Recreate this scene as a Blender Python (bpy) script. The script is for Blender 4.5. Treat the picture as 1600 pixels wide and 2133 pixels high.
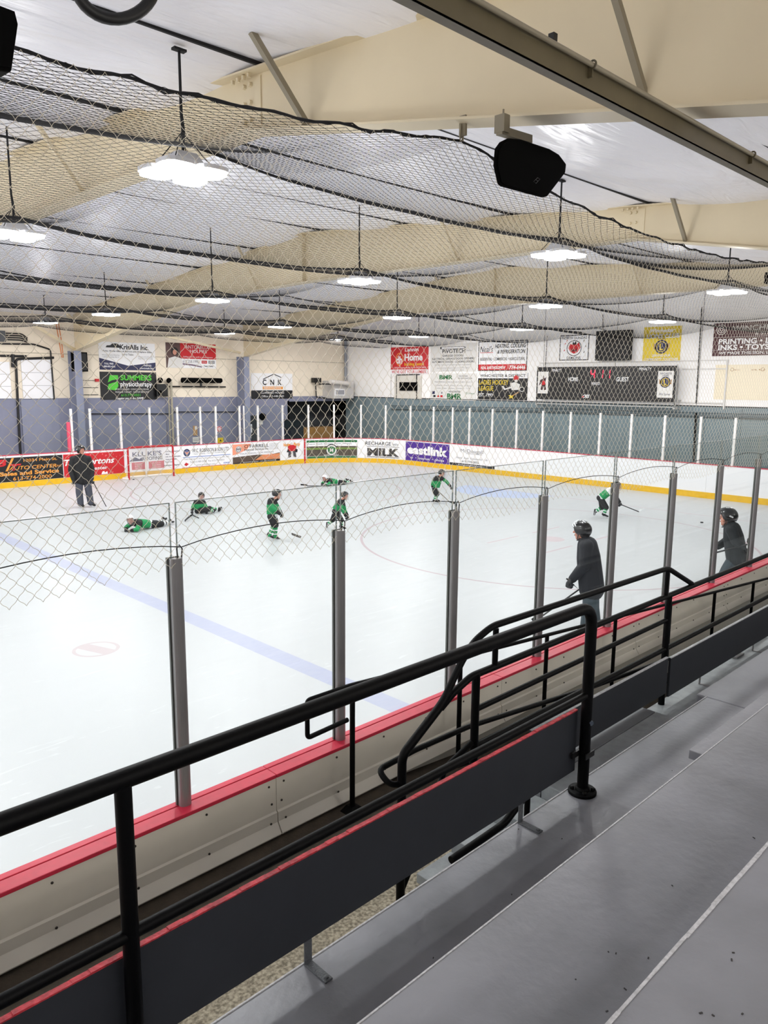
import bpy, math, random
import numpy as np
from mathutils import Vector, Matrix
random.seed(7); np.random.seed(7)
PI = math.pi
SC = bpy.context.scene
COL = SC.collection
for o in list(bpy.data.objects): bpy.data.objects.remove(o)

# ------------------------------------------------------------------ camera
CY, CP, CR, CF = 0.7954, -0.1682, 0.0081, 1581.8          # yaw, pitch, roll, focal length in px (1600 x 2133)
CAM = Vector((-5.683, -5.7395, 3.6364))
_f = Vector((math.cos(CY)*math.cos(CP), math.sin(CY)*math.cos(CP), math.sin(CP)))
_r = Vector((math.sin(CY), -math.cos(CY), 0)); _u = _r.cross(_f)
_r2 = _r*math.cos(CR) + _u*math.sin(CR); _u2 = _u*math.cos(CR) - _r*math.sin(CR)
cd = bpy.data.cameras.new('camera'); cam = bpy.data.objects.new('camera', cd); COL.objects.link(cam)
cam.matrix_world = Matrix(((_r2.x,_u2.x,-_f.x,CAM.x),(_r2.y,_u2.y,-_f.y,CAM.y),(_r2.z,_u2.z,-_f.z,CAM.z),(0,0,0,1)))
cd.sensor_fit = 'VERTICAL'; cd.sensor_height = 36; cd.lens = CF*36/2133.0
cd.clip_start = .05; cd.clip_end = 200
SC.camera = cam
# ------------------------------------------------------------------ world, exposure, light levels
W = bpy.data.worlds.new('world'); SC.world = W; W.use_nodes = True
W.node_tree.nodes['Background'].inputs[0].default_value = (.5,.55,.6,1)
W.node_tree.nodes['Background'].inputs[1].default_value = .0
SC.view_settings.view_transform = 'Standard'; SC.view_settings.look = 'None'
SC.view_settings.exposure = 0.1; SC.view_settings.gamma = 1; SC.view_settings.use_curve_mapping = False
LAMP_POWER = 77.0
LAMP_SIDE = 57.0                                             # wide-angle part of each lamp's light
FILL_POWER = 30.0
LAMP_GLOW = 22.0
SC.cycles.max_bounces = 10; SC.cycles.diffuse_bounces = 6; SC.cycles.transparent_max_bounces = 40

def ray(x, y): return _f + _r2*((x-800)/CF) - _u2*((y-1066.5)/CF)
def onz(x, y, z): d = ray(x,y); return CAM + d*((z-CAM.z)/d.z)
def ony(x, y, Y): d = ray(x,y); return CAM + d*((Y-CAM.y)/d.y)
def onx(x, y, X): d = ray(x,y); return CAM + d*((X-CAM.x)/d.x)

# ------------------------------------------------------------------ materials
def s2l(c): return c/12.92 if c <= .04045 else ((c+.055)/1.055)**2.4
def rgb(h):
    if isinstance(h, str):
        h = h.lstrip('#'); return tuple(s2l(int(h[i:i+2],16)/255) for i in (0,2,4)) + (1,)
    return tuple(h) + (1,)
MATS = {}
def mat(name, col='#808080', rough=.6, metal=0, spec=.5, emit=None, es=0, noise=0, nscale=8, bump=0, bscale=40, col2=None, thresh=None, coat=0):
    if name in MATS: return MATS[name]
    m = bpy.data.materials.new(name); m.use_nodes = True; nt = m.node_tree; b = nt.nodes['Principled BSDF']
    b.inputs['Base Color'].default_value = rgb(col); b.inputs['Roughness'].default_value = rough
    b.inputs['Metallic'].default_value = metal; b.inputs['Specular IOR Level'].default_value = spec
    b.inputs['Coat Weight'].default_value = coat
    if emit: b.inputs['Emission Color'].default_value = rgb(emit); b.inputs['Emission Strength'].default_value = es
    if noise or bump:
        tc = nt.nodes.new('ShaderNodeTexCoord')
    if noise:
        n = nt.nodes.new('ShaderNodeTexNoise'); n.inputs['Scale'].default_value = nscale; n.inputs['Detail'].default_value = 5
        nt.links.new(tc.outputs['Object'], n.inputs['Vector'])
        r = nt.nodes.new('ShaderNodeValToRGB')
        lo, hi = (.35,.65) if thresh is None else (thresh, thresh+.03)
        r.color_ramp.elements[0].position = lo; r.color_ramp.elements[1].position = hi
        mx = nt.nodes.new('ShaderNodeMix'); mx.data_type = 'RGBA'
        nt.links.new(n.outputs['Fac'], r.inputs[0]); nt.links.new(r.outputs['Color'], mx.inputs['Factor'])
        c1 = rgb(col); c2 = rgb(col2) if col2 else tuple(v*(1-noise) for v in c1[:3])+(1,)
        mx.inputs['A'].default_value = c1; mx.inputs['B'].default_value = c2
        nt.links.new(mx.outputs['Result'], b.inputs['Base Color'])
    if bump:
        n2 = nt.nodes.new('ShaderNodeTexNoise'); n2.inputs['Scale'].default_value = bscale; n2.inputs['Detail'].default_value = 6
        nt.links.new(tc.outputs['Object'], n2.inputs['Vector'])
        bp = nt.nodes.new('ShaderNodeBump'); bp.inputs['Strength'].default_value = bump; bp.inputs['Distance'].default_value = .01
        nt.links.new(n2.outputs['Fac'], bp.inputs['Height']); nt.links.new(bp.outputs['Normal'], b.inputs['Normal'])
    MATS[name] = m; return m
class NG:                                                # tiny helper for node maths
    def __init__(s, m): s.nt = m.node_tree
    def m(s, op, a, b=None, c=None):
        n = s.nt.nodes.new('ShaderNodeMath'); n.operation = op
        for i, v in enumerate((a,b,c)):
            if v is None: continue
            if isinstance(v,(int,float)): n.inputs[i].default_value = v
            else: s.nt.links.new(v, n.inputs[i])
        return n.outputs[0]
    def mix(s, f, a, b):
        n = s.nt.nodes.new('ShaderNodeMix'); n.data_type = 'RGBA'
        for k, v in (('Factor',f),('A',a),('B',b)):
            if isinstance(v,(int,float,tuple)): n.inputs[k].default_value = v
            else: s.nt.links.new(v, n.inputs[k])
        return n.outputs['Result']
    def noise(s, scale, vec=None, detail=4, dist=0, stretch=None):
        tc = s.nt.nodes.new('ShaderNodeTexCoord'); n = s.nt.nodes.new('ShaderNodeTexNoise')
        n.inputs['Scale'].default_value = scale; n.inputs['Detail'].default_value = detail; n.inputs['Distortion'].default_value = dist
        v = tc.outputs['Object']
        if stretch:
            mp = s.nt.nodes.new('ShaderNodeMapping'); mp.inputs['Scale'].default_value = stretch[:3]
            if len(stretch) > 3: mp.inputs['Rotation'].default_value = (0,0,stretch[3])
            s.nt.links.new(v, mp.inputs['Vector']); v = mp.outputs[0]
        s.nt.links.new(v, n.inputs['Vector']); return n.outputs['Fac']

# ------------------------------------------------------------------ mesh building
ORG = {}
def tag(o, label=None, cat=None, group=None, kind=None):
    if label: o['label'] = label
    if cat: o['category'] = cat
    if group: o['group'] = group
    if kind: o['kind'] = kind
    return o
def thing(name, label, cat, loc=(0,0,0), group=None):
    o = bpy.data.objects.new(name, None); COL.objects.link(o); o.location = loc; o.empty_display_size = .1
    ORG[o.name] = Vector(loc); return tag(o, label, cat, group)
class MB:
    def __init__(s): s.V=[]; s.F=[]; s.M=[]; s.S=[]
    def add(s, vs, fs, m=0, smooth=False):
        n = len(s.V); s.V += [tuple(v) for v in vs]
        for f in fs: s.F.append(tuple(i+n for i in f)); s.M.append(m); s.S.append(smooth)
        return s
    def box(s, a, b, m=0):
        x0,y0,z0 = (min(a[i],b[i]) for i in range(3)); x1,y1,z1 = (max(a[i],b[i]) for i in range(3))
        return s.add([(x0,y0,z0),(x1,y0,z0),(x1,y1,z0),(x0,y1,z0),(x0,y0,z1),(x1,y0,z1),(x1,y1,z1),(x0,y1,z1)],
                     [(0,3,2,1),(4,5,6,7),(0,1,5,4),(1,2,6,5),(2,3,7,6),(3,0,4,7)], m)
    def obox(s, c, ax, ay, az, m=0):
        c,ax,ay,az = map(Vector,(c,ax,ay,az))
        v = [c+ax*i+ay*j+az*k for k in (-1,1) for i,j in ((-1,-1),(1,-1),(1,1),(-1,1))]
        return s.add(v, [(0,3,2,1),(4,5,6,7),(0,1,5,4),(1,2,6,5),(2,3,7,6),(3,0,4,7)], m)
    def beam(s, p0, p1, w, h, up=(0,0,1), m=0):
        p0,p1 = Vector(p0),Vector(p1); d = (p1-p0); L = d.length; d.normalize(); up = Vector(up)
        sd = d.cross(up)
        if sd.length < 1e-4: sd = d.cross(Vector((1,0,0)))
        sd.normalize(); u2 = sd.cross(d)
        return s.obox((p0+p1)/2, d*L/2, sd*w/2, u2*h/2, m)
    def tube(s, pts, r, n=8, closed=False, m=0, cap=True, ell=None):
        pts = [Vector(p) for p in pts]; k = len(pts)
        rs = r if isinstance(r,(list,tuple)) else [r]*k
        T = []
        for i in range(k):
            a = pts[(i-1)%k] if (closed or i>0) else pts[i]; b = pts[(i+1)%k] if (closed or i<k-1) else pts[i]
            t = b-a; T.append(t.normalized() if t.length>1e-9 else Vector((0,0,1)))
        ref = Vector((0,0,1)) if abs(T[0].z) < .9 else Vector((1,0,0))
        nrm = (ref - T[0]*ref.dot(T[0])).normalized(); vs=[]
        for i in range(k):
            nrm = (nrm - T[i]*nrm.dot(T[i]))
            nrm = nrm.normalized() if nrm.length>1e-6 else T[i].orthogonal().normalized()
            bn = T[i].cross(nrm)
            e = ell or (1,1)
            for j in range(n):
                a = 2*PI*j/n; vs.append(pts[i] + (nrm*math.cos(a)*e[0] + bn*math.sin(a)*e[1])*rs[i])
        fs=[]
        for i in range(k if closed else k-1):
            i2 = (i+1)%k
            for j in range(n): j2=(j+1)%n; fs.append((i*n+j, i*n+j2, i2*n+j2, i2*n+j))
        s.add(vs, fs, m, True)
        if cap and not closed:
            s.add(vs[:n], [tuple(range(n))[::-1]], m); s.add(vs[-n:], [tuple(range(n))], m)
        return s
    def lathe(s, prof, c=(0,0,0), n=16, m=0):
        c = Vector(c); vs=[]
        for (r,z) in prof:
            for j in range(n): a=2*PI*j/n; vs.append(c+Vector((r*math.cos(a), r*math.sin(a), z)))
        fs=[(i*n+j, i*n+(j+1)%n, (i+1)*n+(j+1)%n, (i+1)*n+j) for i in range(len(prof)-1) for j in range(n)]
        s.add(vs, fs, m, True)
        if prof[0][0]>1e-5: s.add(vs[:n],[tuple(range(n))[::-1]],m)
        if prof[-1][0]>1e-5: s.add(vs[-n:],[tuple(range(n))],m)
        return s
    def prism(s, poly, ext, m=0):
        poly=[Vector(p) for p in poly]; e=Vector(ext); n=len(poly)
        s.add(poly+[p+e for p in poly], [tuple(range(n))[::-1], tuple(range(n,2*n))]+[(i,(i+1)%n,n+(i+1)%n,n+i) for i in range(n)], m)
        return s
    def ball(s, c, r, nu=12, nv=8, m=0, ax=None):
        c=Vector(c); r = (r,r,r) if isinstance(r,(int,float)) else r
        A = ax or (Vector((1,0,0)),Vector((0,1,0)),Vector((0,0,1))); vs=[]
        for i in range(nv+1):
            t=PI*i/nv
            for j in range(nu):
                a=2*PI*j/nu; vs.append(c+A[0]*(r[0]*math.sin(t)*math.cos(a))+A[1]*(r[1]*math.sin(t)*math.sin(a))+A[2]*(r[2]*math.cos(t)))
        s.add(vs,[(i*nu+j,(i+1)*nu+j,(i+1)*nu+(j+1)%nu,i*nu+(j+1)%nu) for i in range(nv) for j in range(nu)],m,True); return s
    def build(s, name, mats, parent=None, loc=None, bevel=0):
        if not isinstance(mats,(list,tuple)): mats=[mats]
        V = np.array(s.V, dtype=float)
        if parent is not None: org = ORG[parent.name]
        else:
            org = Vector(loc) if loc is not None else Vector(((V[:,0].min()+V[:,0].max())/2,(V[:,1].min()+V[:,1].max())/2,V[:,2].min()))
        V = V - np.array(org)
        me = bpy.data.meshes.new(name); me.from_pydata(V.tolist(), [], s.F)
        for mm in mats: me.materials.append(mm)
        me.polygons.foreach_set('material_index', s.M); me.polygons.foreach_set('use_smooth', s.S); me.validate(); me.update()
        o = bpy.data.objects.new(name, me); COL.objects.link(o)
        if parent is not None:
            o.parent = parent; ORG[o.name] = org
        else: o.location = org; ORG[o.name] = Vector(org)
        if bevel:
            b = o.modifiers.new('bevel','BEVEL'); b.width = bevel; b.segments = 2; b.limit_method='ANGLE'
        return o
def struct(name, mb, mats, loc=(0,0,0)):
    o = mb.build(name, mats, loc=loc); o['kind']='structure'; return o
def copy_tree(o, loc=None, parent=None):
    c = o.copy(); COL.objects.link(c)
    if parent is not None: c.parent = parent
    if loc is not None: c.location = loc
    ORG[c.name] = Vector(c.location) if parent is None else ORG[parent.name]
    for ch in list(o.children): copy_tree(ch, None, c)
    return c
ORD = ['zeroth','first','second','third','fourth','fifth','sixth','seventh','eighth','ninth','tenth','eleventh','twelfth','thirteenth','fourteenth','fifteenth','sixteenth','seventeenth','eighteenth','nineteenth','twentieth']
def ordn(i):
    if i<=20: return ORD[i]
    return {2:'twenty-',3:'thirty-'}[i//10]+ORD[i%10] if i%10 else {3:'thirtieth'}[i//10]
def bend(p0, p1, p2, r, k=5):                            # rounded corner at p1
    p0,p1,p2 = map(Vector,(p0,p1,p2)); a=(p0-p1).normalized(); b=(p2-p1).normalized()
    A=p1+a*r; B=p1+b*r; return [A*(1-t)**2 + p1*2*t*(1-t) + B*t*t for t in [i/k for i in range(k+1)]]
def path_round(P, r=.08, k=5):
    out=[Vector(P[0])]
    for i in range(1,len(P)-1): out += bend(P[i-1],P[i],P[i+1], r, k)
    return out+[Vector(P[-1])]
def net_mesh(name, P, ni, nj, r, mats, parent, segs=3, ease=True, jit=0.0, closed=False):
    """diamond netting: P(a,b) arrays -> points; nodes where i+j is even"""
    I,J = np.meshgrid(np.arange(ni+1), np.arange(nj), indexing='ij'); ok = ((I+J)%2==0)
    A0=[];B0=[];DA=[]
    for d in (-1,1):
        k = ok & (I+d>=0) & (I+d<=ni); A0.append(I[k]); B0.append(J[k]); DA.append(np.full(k.sum(), d))
    A0=np.concatenate(A0).astype(float); B0=np.concatenate(B0).astype(float); DA=np.concatenate(DA)
    pts=[]
    rng=np.random.RandomState(3); ja=rng.normal(0,jit,(ni+2,nj+2)); jb=rng.normal(0,jit,(ni+2,nj+2))
    i0=A0.astype(int); j0=B0.astype(int); i1=(A0+DA).astype(int); j1=j0+1
    for q in range(segs+1):
        t=q/segs; e=(1-math.cos(PI*t))/2 if ease else t
        a=A0+DA*e+ja[i0,j0]*(1-t)+ja[i1,j1]*t; b=B0+t+jb[i0,j0]*(1-t)+jb[i1,j1]*t
        pts.append(P(a,b))
    Vs=[];Fs=[];n=0
    up=np.array([.31,.22,.92]);
    for q in range(segs):
        p,qq=pts[q],pts[q+1]; d=qq-p; d/=np.linalg.norm(d,axis=1)[:,None]+1e-12
        u=np.cross(d,up); u/=np.linalg.norm(u,axis=1)[:,None]+1e-12; w=np.cross(d,u)
        ring=[u*math.cos(a)+w*math.sin(a) for a in (0,2*PI/3,4*PI/3)]
        m=len(p); V=np.stack([p+c*r for c in ring]+[qq+c*r for c in ring],axis=1).reshape(-1,3); base=n+np.arange(m)*6
        for (a,b) in ((0,1),(1,2),(2,0)): Fs.append(np.stack([base+a,base+b,base+3+b,base+3+a],axis=1))
        Vs.append(V); n+=m*6
    V=np.concatenate(Vs); F=np.concatenate(Fs)
    org=np.array(ORG[parent.name]); V=V-org
    me=bpy.data.meshes.new(name); me.vertices.add(len(V)); me.vertices.foreach_set('co',V.ravel().astype(np.float32))
    me.loops.add(F.size); me.loops.foreach_set('vertex_index',F.ravel().astype(np.int32))
    me.polygons.add(len(F)); me.polygons.foreach_set('loop_start',np.arange(0,F.size,4,dtype=np.int32)); me.polygons.foreach_set('loop_total',np.full(len(F),4,dtype=np.int32))
    me.polygons.foreach_set('use_smooth',np.ones(len(F),dtype=bool))
    me.materials.append(mats); me.update(calc_edges=True)
    o=bpy.data.objects.new(name,me); COL.objects.link(o); o.parent=parent; ORG[o.name]=ORG[parent.name]; return o

# ------------------------------------------------------------------ colours
black = mat('black_paint','#020203',.5,spec=.12,bump=.08,bscale=60)
bsteel = mat('black_steel','#0b0b0c',.5)
red_cap = mat('red_plastic','#cc2442',.45,noise=.12,nscale=14)
red_paint = mat('chipped_red_paint','#c8333f',.6,noise=1,nscale=30,col2='#8f1f2a',bump=.5,bscale=70)
cream_board = mat('cream_board','#e8e2d4',.42,noise=.06,nscale=3)
white_board = mat('white_board','#eeeef0',.35)
yellow_kick = mat('yellow_kick','#e8b714',.45,noise=.08,nscale=10)
screw_m = mat('screw','#4a4742',.5,metal=.6)
alu = mat('grey_aluminium','#8f8d8e',.34,metal=.45)
white_alu = mat('white_post','#e6e4e2',.4)
panel_m = mat('charcoal_panel','#2a2d33',.55,noise=.12,nscale=4,bump=.05)
tier_m = mat('grey_floor_paint','#898a90',.42,noise=.22,nscale=2.2,bump=.25,bscale=22)
tier_edge = mat('worn_edge','#c9c9cc',.6,noise=.3,nscale=60)
tier_side = mat('tier_riser','#5d5f63',.6)
beige = mat('beige_steel','#e0d2b3',.5,noise=.04,nscale=1.5)
beige_dark = mat('beige_strut','#8f8672',.55)
wall_cream = mat('cream_wall','#efe3cf',.7,noise=.05,nscale=2)
wall_white = mat('white_wall','#f7f5f3',.65,noise=.03,nscale=3)
wall_blue = mat('blue_grey_wall','#82859a',.65,noise=.08,nscale=1.5)
wall_teal = mat('teal_grey_wall','#77878d',.6,noise=.06,nscale=1.5)
white = mat('sign_white','#efeff0',.5)
inkk = mat('ink_black','#101014',.5)
net_m = mat('cream_cord','#ded5c2',.7)
netd_m = mat('dark_cord','#16161a',.8)
skin = mat('skin','#c98d78',.5)
lip = mat('lip','#6d3030',.5); eye_m = mat('eye','#151010',.3)
blade_m = mat('steel_blade','#c8ccd0',.25,metal=.9)
def glassmat():
    m = bpy.data.materials.new('clear_glass'); m.use_nodes=True; nt=m.node_tree; nt.nodes.clear()
    o=nt.nodes.new('ShaderNodeOutputMaterial'); t=nt.nodes.new('ShaderNodeBsdfTransparent'); g=nt.nodes.new('ShaderNodeBsdfGlossy'); x=nt.nodes.new('ShaderNodeMixShader'); f=nt.nodes.new('ShaderNodeFresnel')
    t.inputs[0].default_value=(.955,.972,.968,1); g.inputs['Roughness'].default_value=.03; g2=nt.nodes.new('ShaderNodeNewGeometry'); mr=nt.nodes.new('ShaderNodeMapRange'); mr.inputs['To Min'].default_value=1.22; mr.inputs['To Max'].default_value=1/1.22; nt.links.new(g2.outputs['Backfacing'],mr.inputs['Value']); nt.links.new(mr.outputs[0],f.inputs[0])
    nt.links.new(f.outputs[0],x.inputs[0]); nt.links.new(t.outputs[0],x.inputs[1]); nt.links.new(g.outputs[0],x.inputs[2]); nt.links.new(x.outputs[0],o.inputs[0]); return m
glass = glassmat()
glass_edge = mat('glass_edge','#6f7a78',.3)
# ================================================================== large structure
XL, XR, YN, YF = -16.0, 20.55, -8.5, 23.9                 # inside of the hall
XE, YB, YI, RC = 19.05, 21.55, -1.80, 4.0                 # end boards, far boards, near boards, corner radius
RIDGE = 9.5
def ceil_z(y): return 7.28 - .079*abs(y-RIDGE)
# ---- ice with its painted lines (pattern of the ice material)
ice = mat('ice','#e9eef0',.34,spec=.35); g = NG(ice); nt = ice.node_tree; bs = nt.nodes['Principled BSDF']
tc = nt.nodes.new('ShaderNodeTexCoord'); sp = nt.nodes.new('ShaderNodeSeparateXYZ'); nt.links.new(tc.outputs['Object'], sp.inputs[0]); X,Y = sp.outputs[0], sp.outputs[1]
def inside(v, a, b): return g.m('MULTIPLY', g.m('GREATER_THAN', v, a), g.m('LESS_THAN', v, b))
def dist(cx, cy):
    dx=g.m('SUBTRACT',X,cx); dy=g.m('SUBTRACT',Y,cy); return g.m('SQRT', g.m('ADD', g.m('MULTIPLY',dx,dx), g.m('MULTIPLY',dy,dy)))
base = g.mix(g.noise(.35,detail=3), rgb('#c5c7c9'), rgb('#bfc2c4'))
scr = g.m('GREATER_THAN', g.noise(1.2,detail=9,dist=2.5,stretch=(1.0,5.0,1,.7)), .66)
base = g.mix(g.m('MULTIPLY',scr,.35), base, rgb('#d6d9da'))
blue = g.m('MULTIPLY', inside(X,0,.305), g.m('ADD', .42, g.m('MULTIPLY', g.noise(6,detail=8,stretch=(1,3,1,.4)), .5)))
base = g.mix(blue, base, rgb('#a3a8c8'))
CX, CYF = XE-9.45, 4.14
base = g.mix(g.m('MULTIPLY', inside(dist(CX,CYF),4.50,4.56), .75), base, rgb('#ae949b'))
base = g.mix(g.m('MULTIPLY', inside(dist(CX,15.5),4.50,4.56), .7), base, rgb('#ae949b'))
# face-off spots: disc with two white side notches, set as the rules of the game ask
SX, SY = -1.52, 4.14
disc = g.m('LESS_THAN', dist(SX,SY), .31)
ring = inside(dist(SX,SY), .26, .31)
bar = g.m('LESS_THAN', g.m('ABSOLUTE', g.m('ADD', g.m('SUBTRACT',X,SX), g.m('MULTIPLY', g.m('SUBTRACT',Y,SY), .35))), .11)
base = g.mix(g.m('MULTIPLY', g.m('MAXIMUM', ring, g.m('MULTIPLY',disc,bar)), .55), base, rgb('#b59ca0'))
base = g.mix(g.m('MULTIPLY', g.m('LESS_THAN', dist(CX,CYF), .31), .5), base, rgb('#c5a5ab'))
for sx in (-1,1):                                          # restraining marks beside the circle
    for yy in (-.75,.75):
        mk = g.m('MULTIPLY', inside(X, CX+sx*.9-.6, CX+sx*.9+.6), inside(Y, CYF+yy-.03, CYF+yy+.03))
        base = g.mix(g.m('MULTIPLY', mk, .6), base, rgb('#bd9aa2'))
base = g.mix(g.m('MULTIPLY', inside(X, XE-3.38, XE-3.33), .55), base, rgb('#bf8f9a'))
crease = g.m('MULTIPLY', g.m('LESS_THAN', dist(XE-3.35,9.9), 1.83), g.m('LESS_THAN', X, XE-3.35))
base = g.mix(g.m('MULTIPLY', crease, .8), base, rgb('#b0bfe2'))
base = g.mix(g.m('MULTIPLY', inside(dist(8.1,21.3),1.78,1.83), .5), base, rgb('#c5a0aa'))
base = g.mix(g.m('MULTIPLY', inside(dist(SX-15,4.14),4.50,4.56), .5), base, rgb('#c5a0aa'))
nt.links.new(base, bs.inputs['Base Color'])
rr = g.m('ADD', .26, g.m('MULTIPLY', g.noise(3,detail=8,stretch=(1,3,1,.5)), .25)); nt.links.new(rr, bs.inputs['Roughness'])
b=MB(); b.box((XL,YI,-.1),(XE+.1,YB+.1,0)); struct('floor', b, ice)
FZ = .66                                                  # walkway level behind the near boards
# ---- concrete around the rink and the sloped walkway behind the near boards
conc = mat('speckled_concrete','#b5aa94',.85,noise=1,nscale=55,col2='#6e6656',bump=.3,bscale=90)
shade_brown = mat('brown_floor_shade','#4a4136',.9,noise=.25,nscale=16,bump=.3,bscale=80)
b=MB(); b.box((XL,YB+.1,-.1),(XR,YF+1.4,.05)); b.box((XE+.1,YN,-.1),(XR,YB+.1,.05)); struct('floor_2', b, conc)
b=MB()
b.add([(XL,-1.93,FZ),(-2,-1.93,FZ),(-2,YN,FZ),(XL,YN,FZ)],[(0,3,2,1)])
b.add([(-2,-1.93,FZ),(6,-1.93,-.06),(6,YN,-.06),(-2,YN,FZ)],[(0,3,2,1)])
b.add([(6,-1.93,-.06),(XE+.1,-1.93,-.06),(XE+.1,YN,-.06),(6,YN,-.06)],[(0,3,2,1)])
struct('floor_3', b, conc)
b=MB(); zz=.012  # dark brown strip: shade of the near boards painted onto the walkway
b.add([(XL,-1.93,FZ+zz),(-2,-1.93,FZ+zz),(-2,-2.42,FZ+zz),(XL,-2.42,FZ+zz)],[(0,3,2,1)])
b.add([(-2,-1.93,FZ+zz),(6,-1.93,-.06+zz),(6,-2.42,-.06+zz),(-2,-2.42,FZ+zz)],[(0,3,2,1)])
b.add([(6,-1.93,-.06+zz),(XE,-1.93,-.06+zz),(XE,-2.42,-.06+zz),(6,-2.42,-.06+zz)],[(0,3,2,1)])
tag(b.build('board_shade_strip', shade_brown), 'dark brown strip painted as the shade along the foot of the near boards','shade strip')
# ---- ceiling: white liner bulging between black seams
liner = mat('ceiling_liner','#f5f5fb',.36,spec=.6); g=NG(liner); nt=liner.node_tree
bp=nt.nodes.new('ShaderNodeBump'); bp.inputs['Strength'].default_value=.9; bp.inputs['Distance'].default_value=.12
fold=g.m('ADD', g.noise(.9,detail=3,dist=1.2,stretch=(.55,1.6,1,.5)), g.m('MULTIPLY', g.noise(3.2,detail=4,dist=.6,stretch=(.4,2.4,1,.35)), .25))
nt.links.new(fold,bp.inputs['Height']); nt.links.new(bp.outputs[0],nt.nodes['Principled BSDF'].inputs['Normal'])
seam = mat('ceiling_seam','#1a1a1c',.8)
seams = [.55+2.75*k for k in range(-4,9)]
b=MB(); nx=74; ys=[]; y=YN
while y < YF+.001: ys.append(y); y+=.2
ys.append(YF)
def liner_z(x,y):
    k=(y-.55)/2.75; f=k-math.floor(k)
    fx=((x+1.1)/7.6)%1.0
    return ceil_z(y) - .12*math.sin(PI*f)**.8*(.75+.25*math.sin(x*1.3+y)) - .03*math.sin(PI*fx)
vs=[]; 
for i in range(nx+1):
    x=XL+(XR-XL)*i/nx
    for yy in ys: vs.append((x,yy,liner_z(x,yy)))
m=len(ys); fs=[(i*m+j,i*m+j+1,(i+1)*m+j+1,(i+1)*m+j) for i in range(nx) for j in range(m-1)]
b.add(vs,fs,0,True)
for sy in seams:
    b.box((XL,sy-.014,ceil_z(sy)-.045),(XR,sy+.014,ceil_z(sy)+.03),1)
struct('ceiling', b, [liner,seam])
b=MB(); b.box((XL,YN,7.5),(XR,YF,7.6)); struct('ceiling_2', b, beige)
# ---- walls
def wall_far():
    b=MB(); Z=2.97
    for (x0,x1) in ((XL,16.9),):
        b.box((x0,YF,-.1),(x1,YF+.15,Z),1)
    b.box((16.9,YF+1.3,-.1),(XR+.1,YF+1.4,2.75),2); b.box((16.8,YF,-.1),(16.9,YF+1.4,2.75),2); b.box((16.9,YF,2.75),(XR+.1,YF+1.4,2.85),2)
    b.box((16.9,YF-.02,2.72),(XR+.1,YF+.15,2.97),1)
    b.box((XL,YF,Z),(XR+.1,YF+.15,7.6),0)
    b.box((XL,YF-.012,4.62),(XR,YF,4.64),3)
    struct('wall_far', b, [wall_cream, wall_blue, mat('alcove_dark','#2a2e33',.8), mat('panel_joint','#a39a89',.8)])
wall_far()
b=MB(); b.box((XR,YN,2.95),(XR+.15,YF,7.6),0); b.box((XR,YN,-.1),(XR+.15,YF,2.95),1)
for y in (20.6,17.85,14.5,11.95,8.8,5.64,2.4): b.box((XR-.008,y-.012,2.95),(XR,y+.012,7.2),2)
b.box((XR-.02,YN,2.93),(XR,YF,2.96),3)
for y in [22.4-1.22*k for k in range(20)]: b.box((XR-.006,y-.01,0),(XR,y+.01,2.9),4)
struct('wall_end', b, [wall_white, wall_teal, mat('white_joint','#a7a5a3',.8), inkk, mat('teal_joint','#5f6d72',.8)])
b=MB(); b.box((XL-.15,YN,-.2),(XL,YF,7.6)); struct('wall_left', b, wall_white)
b=MB(); b.box((XL,YN-.15,-.2),(XR,YN,7.6)); struct('wall_near', b, wall_white)
DOT={}
def dot_part(name,pos,r,h,m,parent,ax,n=8):
    key=(name,r,h,ax)
    if key not in DOT:
        b=MB(); a=Vector(ax); u=a.orthogonal().normalized(); w=a.cross(u); vs=[]
        for (rr,z) in ((r,0),(r*.85,h)):
            for j in range(n): an=2*PI*j/n; vs.append((u*math.cos(an)+w*math.sin(an))*rr+a*z)
        b.add(vs,[(j,(j+1)%n,n+(j+1)%n,n+j) for j in range(n)]+[tuple(range(n,2*n))]); o=b.build(name,m,loc=(0,0,0)); DOT[key]=o.data; bpy.data.objects.remove(o)
    o=bpy.data.objects.new(name,DOT[key]); COL.objects.link(o); o.parent=parent; o.location=Vector(pos)-ORG[parent.name]; ORG[o.name]=ORG[parent.name]; return o
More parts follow.
